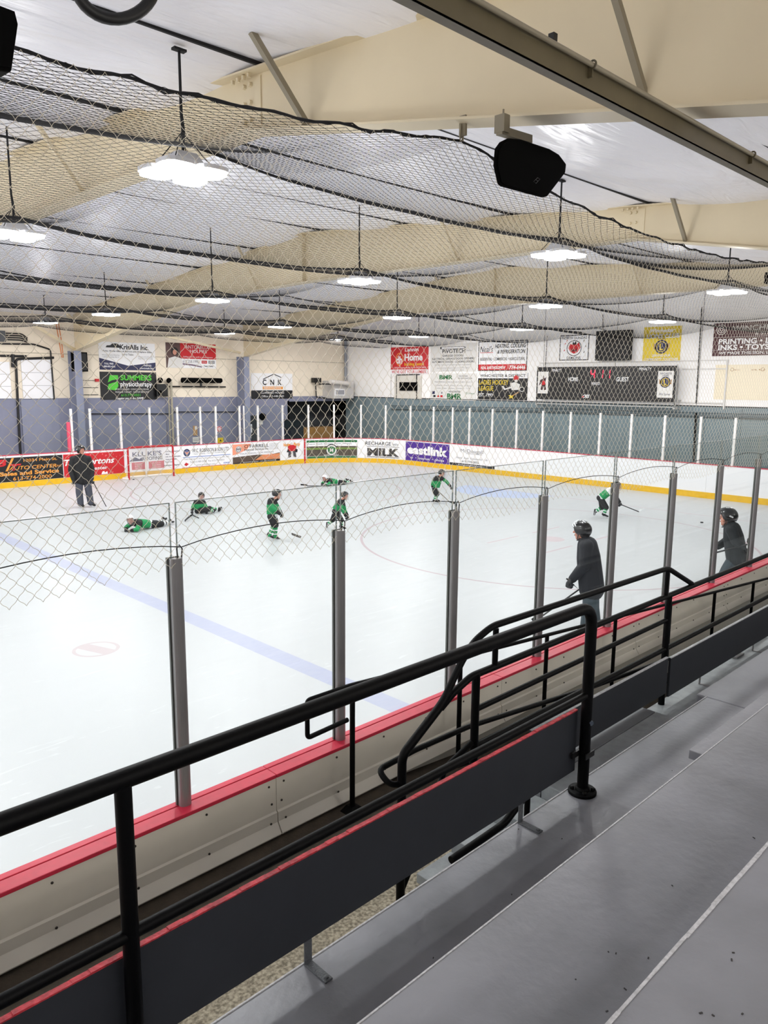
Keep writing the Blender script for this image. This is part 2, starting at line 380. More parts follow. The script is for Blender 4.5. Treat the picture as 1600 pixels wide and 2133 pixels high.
# ---- girders
FX = [-8.7,-1.1,6.5,14.1]
BOT = [(-8.4,4.3),(-4,5.13),(.8,6.02),(9.5,6.07),(14,6.0),(18.9,5.42),(23.5,4.72)]
def bot_z(y):
    for (a,za),(c,zc) in zip(BOT,BOT[1:]):
        if a<=y<=c: return za+(zc-za)*(y-a)/(c-a)
    return BOT[-1][1]
def girder(i, x):
    lab = ['beige steel roof girder left of the frame','beige steel roof girder nearest the stands, crossing the top of the picture','beige steel roof girder second from the stands','beige steel roof girder farthest away, close to the scoreboard wall'][i]
    t = thing('roof_girder', lab, 'roof girder', (x,RIDGE,4.7), 'beige roof girders')
    ysb=[-8.4,-4,.8,9.5,14,18.9,23.5]; top=[(y,ceil_z(y)-.06) for y in ysb]; bt=[(y,bot_z(y)) for y in ysb]
    w=MB(); poly=[(x-.008,y,z) for y,z in bt]+[(x-.008,y,z) for y,z in reversed(top)]
    for k in range(6):
        a=[(x-.008,bt[k][0],bt[k][1]),(x-.008,bt[k+1][0],bt[k+1][1]),(x-.008,top[k+1][0],top[k+1][1]),(x-.008,top[k][0],top[k][1])]; w.prism(a,(.016,0,0))
    w.build('web', beige, t)
    for nm,pl in (('bottom_flange',bt),('top_flange',top)):
        f=MB()
        for k in range(6):
            y0,z0=pl[k]; y1,z1=pl[k+1]; f.beam((x,y0,z0),(x,y1,z1),.26,.018,(0,0,1))
        f.build(nm, beige, t)
    st=MB()
    for yy in (RIDGE,):
        for s in (-1,1): st.box((x+s*.008,yy-.01,bot_z(yy)),(x+s*.125,yy+.01,ceil_z(yy)-.06))
    st.build('ridge_stiffener', beige, t)
    for yy in (.95,):
        s=MB(); s.prism([(x-.02,yy-.32,bot_z(yy-.32)+.02),(x-.02,yy+.02,bot_z(yy)+.02),(x-.02,yy+.02,ceil_z(yy)-.09),(x-.02,yy-.32,ceil_z(yy-.32)-.09)][::-1],(.012,0,0))
        s.build('splice_plate', beige, t)
        for k in range(4):
            for d in (.07,.17): dot_part('bolt',(x-.02,yy-d,bot_z(yy)+.1+k*.16),.024,.03,beige,t,(-1,0,0),6)
            dot_part('bolt',(x-.08,yy+.05-k*.09,ceil_z(yy)-.09),.022,.035,beige,t,(0,0,-1),6)
    for s in (-1,):
        for yy in (-.1,4.6,11.5,16.5):
            c=MB(); d=-.62 if i else .62
            c.beam((x+d,yy,ceil_z(yy)-.05),(x-.05,yy,bot_z(yy)+.03),.05,.05,(0,1,0)); c.build('brace', beige_dark if yy<3 else beige, t)
    if i==1:
        for pa,pb in (((1275,-30),(1352,225)),((1140,120),(1062,259))):
            c=MB(); q=onx(*pb,x+.05); c.beam(onx(*pa,x+(.5 if pa[0]<1200 else -.35)),(x+.02,q.y,q.z+.02),.04,.04,(0,1,0)); c.build('brace',beige_dark if pa[0]>1200 else beige,t)
    # far column
    c=MB(); bcol=mat('blue_grey_column','#858a9e',.55)
    c.box((x-.14,23.3,0),(x+.14,23.32,4.75)); c.box((x-.14,23.86,0),(x+.14,23.88,4.75)); c.box((x-.01,23.32,0),(x+.01,23.86,4.75)); c.build('column', bcol, t)
    c=MB(); c.box((x-.14,-8.2,0),(x+.14,-8.18,4.4)); c.box((x-.01,-8.4,0),(x+.01,-8.2,4.4)); c.build('column', beige, t)
for i,x in enumerate(FX): girder(i,x)
# purlin strut slung under the girders above the stands
t = thing('hanging_strut','long beige steel channel darkened as if backlit, slung under the girder above the stands','steel beam',(-4,-3.6,5.03))
strut_m=mat('strut_shade_beige','#5f563f',.45,noise=.15,nscale=5)  # beige darkened to stand for the backlit shade on the channel
b=MB(); x0,x1=-12,18.0
b.box((x0,-3.606,5.03),(x1,-3.6,5.14)); b.box((x0,-3.606,5.03),(x1,-3.55,5.036)); b.box((x0,-3.606,5.14),(x1,-3.54,5.146))
b.build('channel', strut_m, t)
b=MB(); b.tube([(x0,-3.628,5.132),(x1,-3.628,5.132)],.012,8); b.build('conduit', beige_dark, t)
for cx in (-4.2,-2.25,-.25,1.7):
    b=MB(); b.tube([(cx,-3.628+.018*math.cos(a),5.135+.018*math.sin(a)) for a in [k*PI/6 for k in range(12)]],.005,6,closed=True); b.box((cx-.004,-3.63,5.08),(cx+.004,-3.607,5.125)); b.build('pipe_clamp', strut_m, t)
b=MB(); p=ony(1157,92,-3.6); b.box((p.x-.015,-3.6,5.146),(p.x+.015,-3.57,5.2)); b.build('peg', bsteel, t)

# ---- lamps
lamp_w = mat('lamp_housing','#d9d9dc',.4)
glow = mat('lamp_diffuser','#ffffff',.4,emit='#f7fbff',es=LAMP_GLOW)
def make_lamp(rodlen):
    t = thing('high_bay_lamp','x','lamp',(0,0,0),'square high bay lamps over the ice')
    d=MB(); r=MB()
    for sx in (-1,1):
        for sy in (-1,1):
            c=(sx*.165,sy*.165,0); 
            d.prism([(c[0]+.14*math.copysign(abs(math.cos(a))**.6,math.cos(a)),c[1]+.14*math.copysign(abs(math.sin(a))**.6,math.sin(a)),-.03) for a in [k*PI/8+.01 for k in range(16)]],(0,0,.03))
            r.prism([(c[0]+.155*math.copysign(abs(math.cos(a))**.6,math.cos(a)),c[1]+.155*math.copysign(abs(math.sin(a))**.6,math.sin(a)),0.001) for a in [k*PI/8+.01 for k in range(16)]],(0,0,.035))
    d.build('diffuser', glow, t); r.build('reflector', lamp_w, t)
    h=MB(); h.add([(-.16,-.16,.037),(.16,-.16,.037),(.16,.16,.037),(-.16,.16,.037),(-.09,-.09,.16),(.09,-.09,.16),(.09,.09,.16),(-.09,.09,.16)],[(0,3,2,1),(4,5,6,7),(0,1,5,4),(1,2,6,5),(2,3,7,6),(3,0,4,7)]); h.build('housing', lamp_w, t)
    for sx,sy in ((-1,-1),(1,-1),(1,1),(-1,1)):
        c=MB(); c.tube([(sx*.2,sy*.2,.03),(0,0,.34)],.005,5); c.build('chain', netd_m, t)
    c=MB(); c.tube([(0,0,.1),(.02,.01,.35),(0,0,.5),(0,0,rodlen)],[.01,.018,.014,.012],8); c.box((-.06,-.03,rodlen-.02),(.06,.03,rodlen)); c.build('drop_cord', netd_m, t)
    L=bpy.data.lights.new('lamp_light','AREA'); L.shape='SQUARE'; L.size=.6; L.energy=LAMP_POWER; L.color=(1.0,.985,.97)
    l=bpy.data.objects.new('lamp_light',L); COL.objects.link(l); l.parent=t; l.location=(0,0,-.05); l['part_of']='lamp'
    L=bpy.data.lights.new('lamp_side_light','POINT'); L.shadow_soft_size=.12; L.energy=LAMP_SIDE; L.color=(1.0,.985,.97)
    l=bpy.data.objects.new('lamp_side_light',L); COL.objects.link(l); l.parent=t; l.location=(0,0,-.16)
    return t
LY=[.75,5.05,10.1,15.7,20.2]; LX=[-14,-8,-1.9,4.2,10.3,16.4]
rows=['first','second','third','fourth','fifth']; protos={}
vis={0:[2,3,4],1:[2,3,4,5],2:[3,4,5],3:[3,4,5],4:[3,4,5]}
for r,y in enumerate(LY):
    pr=make_lamp(ceil_z(y)-5.5-.06); first=True
    for c,x in enumerate(LX):
        o = pr if first else copy_tree(pr); first=False
        xx=x+{4:{3:0,4:.7,5:.4}}.get(r,{}).get(c,0)
        if (r,c)==(3,5): xx=17.2
        o.location=(xx,y,5.5); 
        if c in vis[r]:
            k=vis[r].index(c)+1; o['label']=f'glowing white high-bay lamp, {ordn(k)} from the left in the {rows[r]} lamp row from the stands'
        else: o['label']=f'white high-bay lamp of the {rows[r]} row, '+('left of the frame' if c<3 else 'right of the frame')+(' far end' if c==0 else '')

# ---- unseen fill lights added behind the stands to brighten the near boards
def fill_light(x,k):
    t=thing('fill_light',f'added unseen fill light on the wall behind the stands, {ordn(k)} of six','light',(x,YN+.2,4.2)); b=MB(); b.box((x-1.25,YN+.02,3.87),(x+1.25,YN+.14,4.53)); b.build('housing',lamp_w,t)
    b=MB(); b.box((x-1.2,YN+.14,3.9),(x+1.2,YN+.17,4.5)); b.build('diffuser',mat('fill_diffuser','#ffffff',.4,emit='#fff6ea',es=3),t)
    L=bpy.data.lights.new('fill_area','AREA'); L.shape='RECTANGLE'; L.size=2.4; L.size_y=.6; L.energy=FILL_POWER; L.color=(1,.97,.93)
    l=bpy.data.objects.new('fill_area',L); COL.objects.link(l); l.parent=t; l.location=(0,.02,0); l.rotation_euler=(math.radians(90-12),0,0)
for k,x in enumerate((-13,-8.5,-4,.5,5,9.5)): fill_light(x,k+1)
# ================================================================== rink boards and glass
def fpath(s):
    L1=XE-RC+12
    if s<L1: return (-12+s,YB),(0,-1)
    s-=L1
    if s<RC*PI/2: a=s/RC; return (XE-RC+RC*math.sin(a),YB-RC+RC*math.cos(a)),(-math.sin(a),-math.cos(a))
    s-=RC*PI/2; L3=(YB-RC)-(YI+RC)
    if s<L3: return (XE,YB-RC-s),(-1,0)
    s-=L3; a=min(s/RC,PI/2); return (XE-RC+RC*math.cos(a),YI+RC-RC*math.sin(a)),(-math.cos(a),math.sin(a))
STOT=XE-RC+12+RC*PI+(YB-2*RC-YI)
def strip(mb, s0, s1, d0, d1, z0, z1, m=0, fn=fpath, step=.12):
    n=max(1,int(math.ceil((s1-s0)/step))); vs=[]
    for k in range(n+1):
        (x,y),(nx_,ny_)=fn(s0+(s1-s0)*k/n)
        vs += [(x+nx_*d0,y+ny_*d0,z0),(x+nx_*d1,y+ny_*d1,z0),(x+nx_*d1,y+ny_*d1,z1),(x+nx_*d0,y+ny_*d0,z1)]
    fs=[(0,1,2,3),(4*n+3,4*n+2,4*n+1,4*n)]
    for k in range(n):
        a=4*k; 
        for q in range(4): fs.append((a+q,a+4+q,a+4+(q+1)%4,a+(q+1)%4))
    mb.add(vs,fs,m)
HB=1.12
s=9.8; k=0; cnt=0
while s < STOT-.1:
    e=min(s+2.44,STOT); cnt+=1
    mid=fpath((s+e)/2)[0]
    t=thing('far_board',f'white rink board section with yellow kick strip across the ice, {ordn(cnt)} from the left','rink board',(mid[0],mid[1],0),'white rink boards across the ice')
    b=MB(); strip(b,s,e-.004,-.12,0,0,HB-.02); b.build('board_panel',white_board,t)
    b=MB(); strip(b,s,e,0,.018,0,.2); b.build('kick_strip',yellow_kick,t)
    b=MB(); strip(b,s,e,-.14,.012,HB-.02,HB); b.build('cap_rail',red_cap,t)
    s=e
# glass posts and panes behind the far boards
PS=[12.9,14.1,15.3,16.3,17.42,18.11,19.26,20.44,21.62,22.65,23.37,24.53,24.75,25.46,26.78,28.12,29.32,30.55,31.71,33.0,34.37,35.46,36.38,37.57,38.77,39.98,41.2,42.42,43.63,44.84,46.06,47.16,48.4,49.6]
gp=0; zg=2.64
def frame_at(s): (x,y),(a,c)=fpath(s); return Vector((x,y,0)),Vector((a,c,0)),Vector((-c,a,0))
for i,s in enumerate(PS):
    P,N,T=frame_at(s); P=P-N*.06
    if s<17.4: continue
    gp+=1
    lab=f'white glass post standing on the far boards, {ordn(gp)} from the left'
    b=MB(); w=.038 if i!=12 else .02; b.obox(P+Vector((0,0,(HB+zg)/2)),T*w,N*.03,Vector((0,0,(zg-HB)/2)))
    o=b.build('glass_post',white_alu); tag(o,lab,'glass post','white glass posts across the ice')
    if i+1<len(PS) and PS[i+1]-s>.5:
        s2=PS[i+1]; b=MB(); strip(b,s+.04,s2-.04,-.066,-.054,HB,zg-.02,step=.15)
        o=b.build('rink_shield',glass); tag(o,f'clear far shield pane, right of the {ordn(gp)} white post from the left','rink shield','glass panes across the ice')
pinkpad=mat('pink_pad','#e0506a',.6)
P,N,T=frame_at(17.3); b=MB(); b.obox(P-N*.05+Vector((0,0,1.65)),T*.05,N*.05,Vector((0,0,.52))); tag(b.build('post_pad',pinkpad,bevel=.01),'pink foam pad wrapped on the leftmost far glass post','pad')

# ---- near boards (seen from the back)
SEC=[-12.7,-10.26,-7.82,-5.38,-2.94,-.5,1.94,4.38,6.82,9.26,11.7,14.14,16.6]
cnt=0
for x0,x1 in zip(SEC,SEC[1:]):
    cnt+=1 if x1>-5.3 else 0
    lab=f'cream backed near rink board with red cap, {ordn(cnt)} seam-to-seam section from the left' if x1>-5.3 else f'cream near rink board left of the frame, at {["the far end","the middle","the close end"][SEC.index(x0)]}'
    t=thing('near_board',lab,'rink board',((x0+x1)/2,-1.87,0),'near side rink boards')
    b=MB(); b.box((x0+.002,-1.948,-.06),(x1-.002,-1.92,1.075)); b.box((x0+.002,-1.92,0),(x1-.002,-1.83,1.07)); b.build('back_panel',cream_board,t)
    b=MB(); b.box((x0+.002,-1.83,0),(x1-.002,YI,1.075)); b.build('ice_side_panel',white_board,t)
    b=MB(); b.box((x0,-1.958,1.075),(x1-.003,-1.853,1.1)); b.build('cap_rail',red_cap,t,bevel=.004)
    b=MB(); b.box((x0,-1.845,1.075),(x1-.003,-1.795,1.1)); b.build('inner_cap_rail',red_cap,t,bevel=.004)
    b=MB(); P=[(-1.948,.84),(-1.960,.83),(-1.962,.765),(-2.004,.70),(-2.0,.69),(-1.95,.69)]
    b.prism([(x0+.004,y,z) for y,z in P],(x1-x0-.008,0,0)); b.build('kick_ledge',cream_board,t)
    P=[]
    for q in range(6):
        xx=x0+.06+(x1-x0-.12)*q/5; P += [(xx,-1.949,1.03),(xx,-1.966,.775)]
    P += [(x0+.04,-1.949,.9),(x1-.04,-1.949,.9)]
    for q in P: dot_part('screw',q,.008,.005,screw_m,t,(0,-1,0))
# near posts and panes
NP=[-6.08,-4.80,-3.555,-2.303,-1.08,.175,1.471,2.809,4.135,5.42,6.7,8.0,9.3,10.6]
ZP=2.635; ZG=2.955
for i,x in enumerate(NP):
    k=i-1
    lab=f'grey aluminium glass post on the near boards, {ordn(k)} from the left' if 2<=i<=9 else f'grey glass post on the near boards beyond the {"left" if i<2 else "right"} edge, {ordn(i+1)} of the row'
    t=thing('near_glass_post',lab,'glass post',(x,-1.85,1.1),'near glass posts')
    b=MB(); poly=[(x+.038*math.cos(a)*1.0,-1.862+.03*math.sin(a),1.1) for a in [PI+PI*q/10 for q in range(11)]]+[(x+.038,-1.846,1.1),(x-.038,-1.846,1.1)]
    b.prism(poly,(0,0,ZP-1.1)); b.build('post_extrusion',alu,t)
    b=MB(); b.box((x-.046,-1.842,1.1),(x+.03,-1.826,ZP+.004)); b.build('clamp_strip',mat('clamp_grey','#5e605c',.4,metal=.5),t)
    b=MB(); b.tube([(x+.012,-1.865,ZP-.01),(x+.005,-1.865,ZP+.055),(x+.022,-1.865,ZP+.075),(x+.04,-1.865,ZP+.05),(x+.034,-1.865,ZP-.01)],.0045,6); b.build('wire_loop',bsteel,t)
for i,(x0,x1) in enumerate(zip(NP,NP[1:])):
    lab=f'large clear near shield pane, right of the {ordn(i-1)} grey post from the left' if 2<=i<=9 else (f'large clear near shield pane at the left edge, left of the first grey post' if i==1 else f'near shield pane beyond the picture edge, {ordn(i+1)} of the row')
    t=thing('near_shield',lab,'rink shield',((x0+x1)/2,-1.842,1.08),'near glass panes')
    b=MB(); b.box((x0+.02,-1.848,1.08),(x1-.02,-1.836,ZG)); b.build('glass_sheet',glass,t)
    b=MB(); y=-1.842
    b.box((x0+.02,y-.006,ZG-.003),(x1-.02,y+.006,ZG+.001)); b.box((x0+.018,y-.006,1.1),(x0+.021,y+.006,ZG)); b.box((x1-.021,y-.006,1.1),(x1-.018,y+.006,ZG)); b.build('pane_edge',glass_edge,t)
# ================================================================== stands: tiers, landing, steps
def tier(name,label,mb,edge=None,cat='bleacher tier'):
    t=thing(name,label,cat,(0,0,0)); 
    return t
t=thing('bleacher_tier','grey painted concrete ledge carrying the black handrail post and panel brackets','bleacher tier',(-3,-3.8,.2))
b=MB(); b.box((XL+.1,-4.6,.2),(.15,-3.465,1.2)); b.box((.15,-4.6,.2),(18,-3.385,1.2)); b.build('tread',tier_m,t,bevel=.012)
b=MB(); b.box((XL+.1,-3.469,1.194),(.15,-3.462,1.202)); b.build('nosing',tier_edge,t)
t=thing('bleacher_tier','wide grey painted tier behind the ledge, with a thin worn white front edge','bleacher tier',(-3,-4.5,.2))
b=MB(); b.box((XL+.1,-4.925,1.2),(18,-4.165,1.6)); b.build('tread',tier_m,t,bevel=.006)
b=MB(); b.box((XL+.1,-4.168,1.595),(18,-4.162,1.602)); b.build('nosing',tier_edge,t)
t=thing('bleacher_tier','grey painted tier in the bottom right corner, closest to the viewer','bleacher tier',(-3,-6,.2))
b=MB(); b.box((XL+.1,YN+.01,1.0),(18,-4.925,2.0)); b.build('tread',tier_m,t,bevel=.006)
b=MB()
for k in range(60):
    x=-6+k*.2; b.box((x,-4.931+random.uniform(-.002,.002),1.992),(x+.2,-4.9185+random.uniform(-.002,.002),2.002))
b.build('nosing',tier_edge,t)
b=MB(); b.box((-1.6,-4.164,1.535),(18,-4.075,1.588)); tag(b.build('nosing_plank',tier_m,bevel=.004),'grey wooden plank fixed along the second tier front edge on the right','plank')
# debris specks
b=MB()
for k in range(46):
    px,py=random.uniform(900,1590),random.uniform(1500,2120); 
    for z in (1.2,1.6,2.0):
        p=onz(px,py,z)
        lo,hi={1.2:(-4.1,-3.5),1.6:(-4.88,-4.2),2.0:(-9,-4.96)}[z]
        if lo<p.y<hi:
            a=random.uniform(0,PI); l=random.uniform(.0015,.006); b.obox((p.x,p.y,z+.001),(math.cos(a)*l,math.sin(a)*l,0),(-math.sin(a)*.002,math.cos(a)*.002,0),(0,0,.0012))
            break
o=tag(b.build('floor_debris',mat('debris','#3a3838',.9),loc=(-2,-4.5,1.2)),'scattered dark grit and crumbs lying on the grey tiers','grit',kind='stuff')
# low tier at the right + landing + steps
t=thing('lower_tier','low galvanised grey step below the right handrail post, in front of the brown floor','bleacher tier',(5,-3.2,0))
galv=mat('galvanised_tread','#9ea3a5',.5,noise=.25,nscale=9,bump=.3,bscale=30)
b=MB(); b.box((.02,-3.39,-.06),(18,-2.94,.9)); b.build('tread',galv,t,bevel=.006)
t=thing('stair_landing','dark grey metal landing at the top of the steps, right of the flanged post','landing',(-.8,-3.2,.66))
b=MB(); b.box((-1.62,-3.462,.86),(.02,-3.125,1.0)); b.build('inner_tread',galv,t,bevel=.003)
b=MB(); b.box((-1.62,-3.117,.86),(.02,-2.86,1.0)); b.build('outer_tread',mat('landing_grey','#6e7074',.55,noise=.12,nscale=6),t,bevel=.003)
b=MB(); b.box((-1.6,-3.45,.5),(0,-2.88,.86)); b.build('under_frame',tier_side,t)
for i,(xa,xb,z) in enumerate([(-2.62,-2.3,.72),(-2.3,-1.96,.81),(-1.96,-1.62,.9)]):
    b=MB(); b.box((xa,-3.455,.5),(xb-.003,-2.92,z)); tag(b.build('stair_step',galv,bevel=.005),f'worn grey stair step under the charcoal panel, {["lowest","middle","highest"][i]} of three','step','three grey steps')
# ================================================================== guard rails
def pipe(name,pts,r,parent,n=14): b=MB(); b.tube(pts,r,n); return b.build(name,black,parent)
def flange(c,parent,r=.085):
    b=MB(); b.lathe([(r,0),(r,.014),(r*.96,.02),(0,.02)],c,24); b.lathe([(.045,.02),(.042,.04),(0,.04)],c,16)
    for a in (.6,2.2,3.9,5.3): b.lathe([(.014,.02),(.014,.034),(0,.034)],(c[0]+r*.74*math.cos(a),c[1]+r*.74*math.sin(a),c[2]),6)
    return b.build('base_flange',black,parent)
Y1=-3.55
t=thing('guard_rail','thick black pipe guard rail along the front of the stands','guard rail',(-4,Y1,1.2))
pipe('top_rail',path_round([(-9,Y1,2.392),(-1.835,Y1,2.372),(-1.835,Y1,1.2)],.13,8),.0335,t,18)
pipe('lower_rail',[(-9,Y1,1.826),(-1.835,Y1,1.826)],.022,t)
pipe('post',[(-4.70,Y1,2.37),(-4.70,Y1,1.2)],.028,t)
pipe('post',[(-7.6,Y1,2.37),(-7.6,Y1,1.2)],.028,t)
flange((-1.835,Y1,1.2),t); flange((-4.70,Y1,1.2),t); flange((-7.6,Y1,1.2),t)
b=MB(); b.tube([(-1.80+.0,Y1+.04,1.66),(-1.835,Y1-.036,1.655)],.016,10); b.build('bolt_cap',mat('blue_grey_cap','#4a5360',.5),t)
b=MB(); b.box((-1.93,Y1+.02,1.44),(-1.80,Y1+.034,1.475)); b.box((-1.885,Y1-.042,1.44),(-1.79,Y1-.034,1.475)); b.build('strap',bsteel,t)
t=thing('step_handrail','black pipe handrail of the grey steps seen under the charcoal panel','hand rail',(-2.3,-3.3,1.0))
YS=-3.36
pipe('rail',path_round([ony(940,1792,YS),ony(1050,1716,YS),ony(1092,1660,YS),ony(1110,1600,YS)],.04),.022,t)
pipe('post',[ony(1100,1640,YS),(ony(1100,1640,YS).x,YS,.8)],.018,t)
# charcoal toe panels with chipped red top edge
def toe_panel(label,x0,x1,y,z0,z1,edge):
    t=thing('toe_panel',label,'panel',((x0+x1)/2,y,z0)); b=MB(); b.box((x0,y-.01,z0),(x1,y+.01,z1-.002)); b.build('panel_sheet',panel_m,t)
    b=MB(); n=max(1,int((x1-x0)/.06)); 
    for k in range(n):
        xa=x0+(x1-x0)*k/n; xb=x0+(x1-x0)*(k+1)/n; j=random.uniform(-.0025,.0015) if edge is red_paint else 0
        b.box((xa,y-.0115,z1-.006),(xb,y+.011,z1+j+.001))
    b.build('painted_edge',edge,t); return t
p1=toe_panel('charcoal toe panel with chipped red top edge, bottom left of the picture',-9,-4.70,-3.495,1.335,1.722,red_paint)
p2=toe_panel('long charcoal toe panel with red top edge, between the two nearest rail posts',-4.66,-1.86,-3.495,1.335,1.725,red_paint)
for i,x in enumerate((-6.4,-3.90,-2.375)):
    b=MB(); b.box((x-.02,-3.485,1.2),(x+.02,-3.478,1.6)); b.box((x-.02,-3.62,1.2),(x+.02,-3.478,1.209)); b.lathe([(.012,.009),(.01,.016),(0,.016)],(x,-3.6,1.2),8)
    tag(b.build('angle_bracket',mat('painted_bracket','#55585c',.5,bump=.6,bscale=120),bevel=.002),['angle bracket left of the frame','grey angle bracket screwed to the ledge at the bottom centre','grey angle bracket screwed to the ledge near the flanged post'][i],'bracket','brackets of the toe panels')
# second guard on the low tier / landing
Y2=-2.98
t=thing('stair_guard_rail','black pipe guard rail with raised loop and slanted end beside the steps','guard rail',(-.5,Y2,.66))
zt=1.885
pipe('top_rail',path_round([(-2.50,Y2,1.76),(-2.385,Y2,1.825),(-2.22,Y2,zt-.005),(18,Y2,1.86)],.04),.0225,t)
pipe('raised_rail',path_round([(-2.46,Y2,1.82),(-2.31,Y2,2.01),(-2.2,Y2,2.1),(-2.03,Y2,2.155),(.36,Y2,2.125),(.86,Y2,1.90)],.06),.0215,t)
pipe('slanted_rail',path_round([(-2.42,Y2,1.85),(-2.50,Y2,1.775),(-2.82,Y2,1.575),(-2.82,Y2,FZ)],.05),.026,t)
pipe('middle_rail',[(-2.18,Y2,1.65),(.42,Y2,1.665)],.019,t)
pipe('lower_rail',[(-2.18,Y2,1.405),(18,Y2,1.385)],.0215,t)
for (x,za,zb,r) in ((-2.175,zt,1.0,.026),(.42,1.87,.9,.028),(4.3,1.87,.9,.028),(-1.99,2.13,zt,.019),(.36,2.1,1.88,.019),(-.66,1.885,1.405,.017)):
    if x==-.66: continue
    pipe('post',[(x,Y2,za),(x,Y2,zb)],r,t)
pipe('lower_brace',path_round([(-2.2,Y2,1.44),(-2.45,Y2,1.36),(-2.5,Y2,1.25)],.03),.018,t)
pipe('knee_brace',[(-2.82,Y2,.72),(-2.55,Y2,1.12)],.018,t)
pipe('ramp_handrail',path_round([(-2.82,Y2+.0,1.40),(-2.90,Y2+.02,1.42),(-2.90,Y2+.11,1.475),(-2.6,Y2+.11,1.49),(-2.1,Y2+.11,1.475),(-.6,Y2+.11,1.31),(4,Y2+.11,.93)],.045),.0175,t)
toe_panel('charcoal toe panel with pale top edge, behind the flanged post',-1.62,.40,Y2-.035,1.02,1.345,tier_edge)
toe_panel('long charcoal toe panel with pale top edge, running to the right edge',.45,18,Y2-.035,.97,1.325,tier_edge)
for i,(px,py) in enumerate(((1445,1421),(1555,1352))):
    p=onz(px,py,.9); b=MB(); b.box((p.x-.012,-3.02,.9),(p.x+.012,-3.012,1.15)); b.box((p.x-.012,-3.12,.9),(p.x+.012,-3.012,.907))
    tag(b.build('angle_bracket',alu),['thin pale bracket on the low tier, left of the metal plate','thin pale bracket on the low tier, right of the metal plate'][i],'bracket')
p=onz(1530,1366,.9); b=MB(); b.obox((p.x,p.y-.02,.912),(.09,0,0),(-.01,.04,0),(0,0,.01)); tag(b.build('metal_plate',alu,bevel=.003),'small flat metal plate lying on the low tier at the right','plate')
# ramp hand rail beside the boards
Y3=-2.08
def rz(x): return 1.60-.082*max(0,x+2.4)
t=thing('ramp_rail','slim black ramp handrail running down along the back of the near boards','hand rail',(0,Y3,0))
pipe('top_rail',path_round([(-2.43,Y3,1.36),(-2.78,Y3,1.345),(-2.78,Y3,1.605),(-2.4,Y3,1.60),(1.4,Y3,rz(1.4)),(12,Y3,rz(12))],.03),.0165,t)
def fz(x): return FZ if x<-2 else max(-.06,FZ-.09*(x+2))
for x in (-2.385,-1.235,-.02,1.22,2.47,3.7,5.0,6.3): 
    pipe('post',[(x,Y3,rz(x)),(x,Y3,fz(x))],.019,t)
    b=MB(); z=fz(x)
    b.add([(x-.09,Y3-.075,z),(x+.09,Y3-.075,z),(x+.09,Y3+.05,z),(x-.09,Y3+.05,z),(x-.03,Y3-.03,z+.05),(x+.03,Y3-.03,z+.05),(x+.03,Y3+.03,z+.05),(x-.03,Y3+.03,z+.05)],[(0,3,2,1),(4,5,6,7),(0,1,5,4),(1,2,6,5),(2,3,7,6),(3,0,4,7)]); b.build('base_shoe',black,t)

# ================================================================== netting
def edge_z(x):
    u=((x+1.1)/7.6)%1.0; v=(u-.5)*2
    return 5.12+.29*abs(v)**2.2
t=thing('safety_net','cream diamond safety net hanging from the ceiling cable down behind the near glass','net',(0,-1.84,2.55))
NW,NH=.08,.09; xn0=-6.4; ni=int((15.5-xn0)/(NW/2)); nj=60
def Pv(a,b):
    x=xn0+a*NW/2; f=b/nj
    u=((x+1.1)/7.6)%1.0; v=(u-.5)*2; zt=5.12+.29*np.abs(v)**2.2
    zb=2.555+.03*np.sin(x*3.1)
    z=zb+(zt-zb)*f; y=-1.88+.05*np.sin(x*.9+1)*np.sin(PI*f)+.02*np.sin(z*5+x*2)+.03*f
    return np.stack([x,y,z],axis=1)
net_mesh('netting',Pv,ni,nj,.00145,net_m,t,3,True,.03)
b=MB(); pts=[(x,-1.85+.012*math.sin(x*9),edge_z(x)+.008*math.sin(x*13)) for x in [-6.4+.1*k for k in range(220)]]; b.tube(pts,.009,6); b.tube([(p[0],p[1]+.015*math.sin(p[0]*21),p[2]+.012*math.cos(p[0]*17)) for p in pts],.005,5); b.build('edge_rope',netd_m,t)
pts=[]
for x0,x1 in zip(NP,NP[1:]):
    for k in range(10):
        f=k/10; pts.append((x0+.025+(x1-x0)*f,-1.885,2.70+.055*math.sin(PI*f)**.8))
b=MB(); b.tube(pts,.003,6); b.build('bottom_rope',netd_m,t)
for fx in (-1.1,6.5):
    b=MB(); b.box((fx-.02,-1.9,edge_z(fx)+.02),(fx+.0,-1.84,edge_z(fx)+.16)); b.tube([(fx,-1.86,edge_z(fx)-.01),(fx,-1.86,edge_z(fx)+.22)],.008,6); b.tube([(fx-.04,-1.87,edge_z(fx)-.01),(fx-.02,-1.86,edge_z(fx)+.1)],.006,6); b.build('beam_clamp',beige_dark,t)
# ceiling net
t=thing('ceiling_net','dark diamond ceiling net stretched over the ice, sagging between ropes','net',(0,10,5.3))
RY=np.array([-1.84,.62,4.95,10.0,15.5,20.0,21.8]); 
def net_z(x,y):
    x=np.asarray(x,float); y=np.asarray(y,float)
    u=((x+1.1)/7.6)%1.0; v=(u-.5)*2; ze=5.12+.29*np.abs(v)**2.2
    w=((x+1.9)/6.1)%1.0; w=np.minimum(w,1-w)*2; zr=5.72-.14*(1-(1-w)**3)
    k=np.clip(np.searchsorted(RY,y,side='right')-1,0,len(RY)-2); f=(y-RY[k])/(RY[k+1]-RY[k])
    za=np.where(k==0,ze,zr); zb=zr+0*f
    sag=np.where(k==0,.10,.30)
    return za*(1-f)+zb*f-sag*np.sin(PI*np.clip(f,0,1))**.7
CW,CH=.13,.066; x0n=-6.5; nic=int((20.3-x0n)/(CW/2)); njc=int((21.6+1.84)/(CH/2))
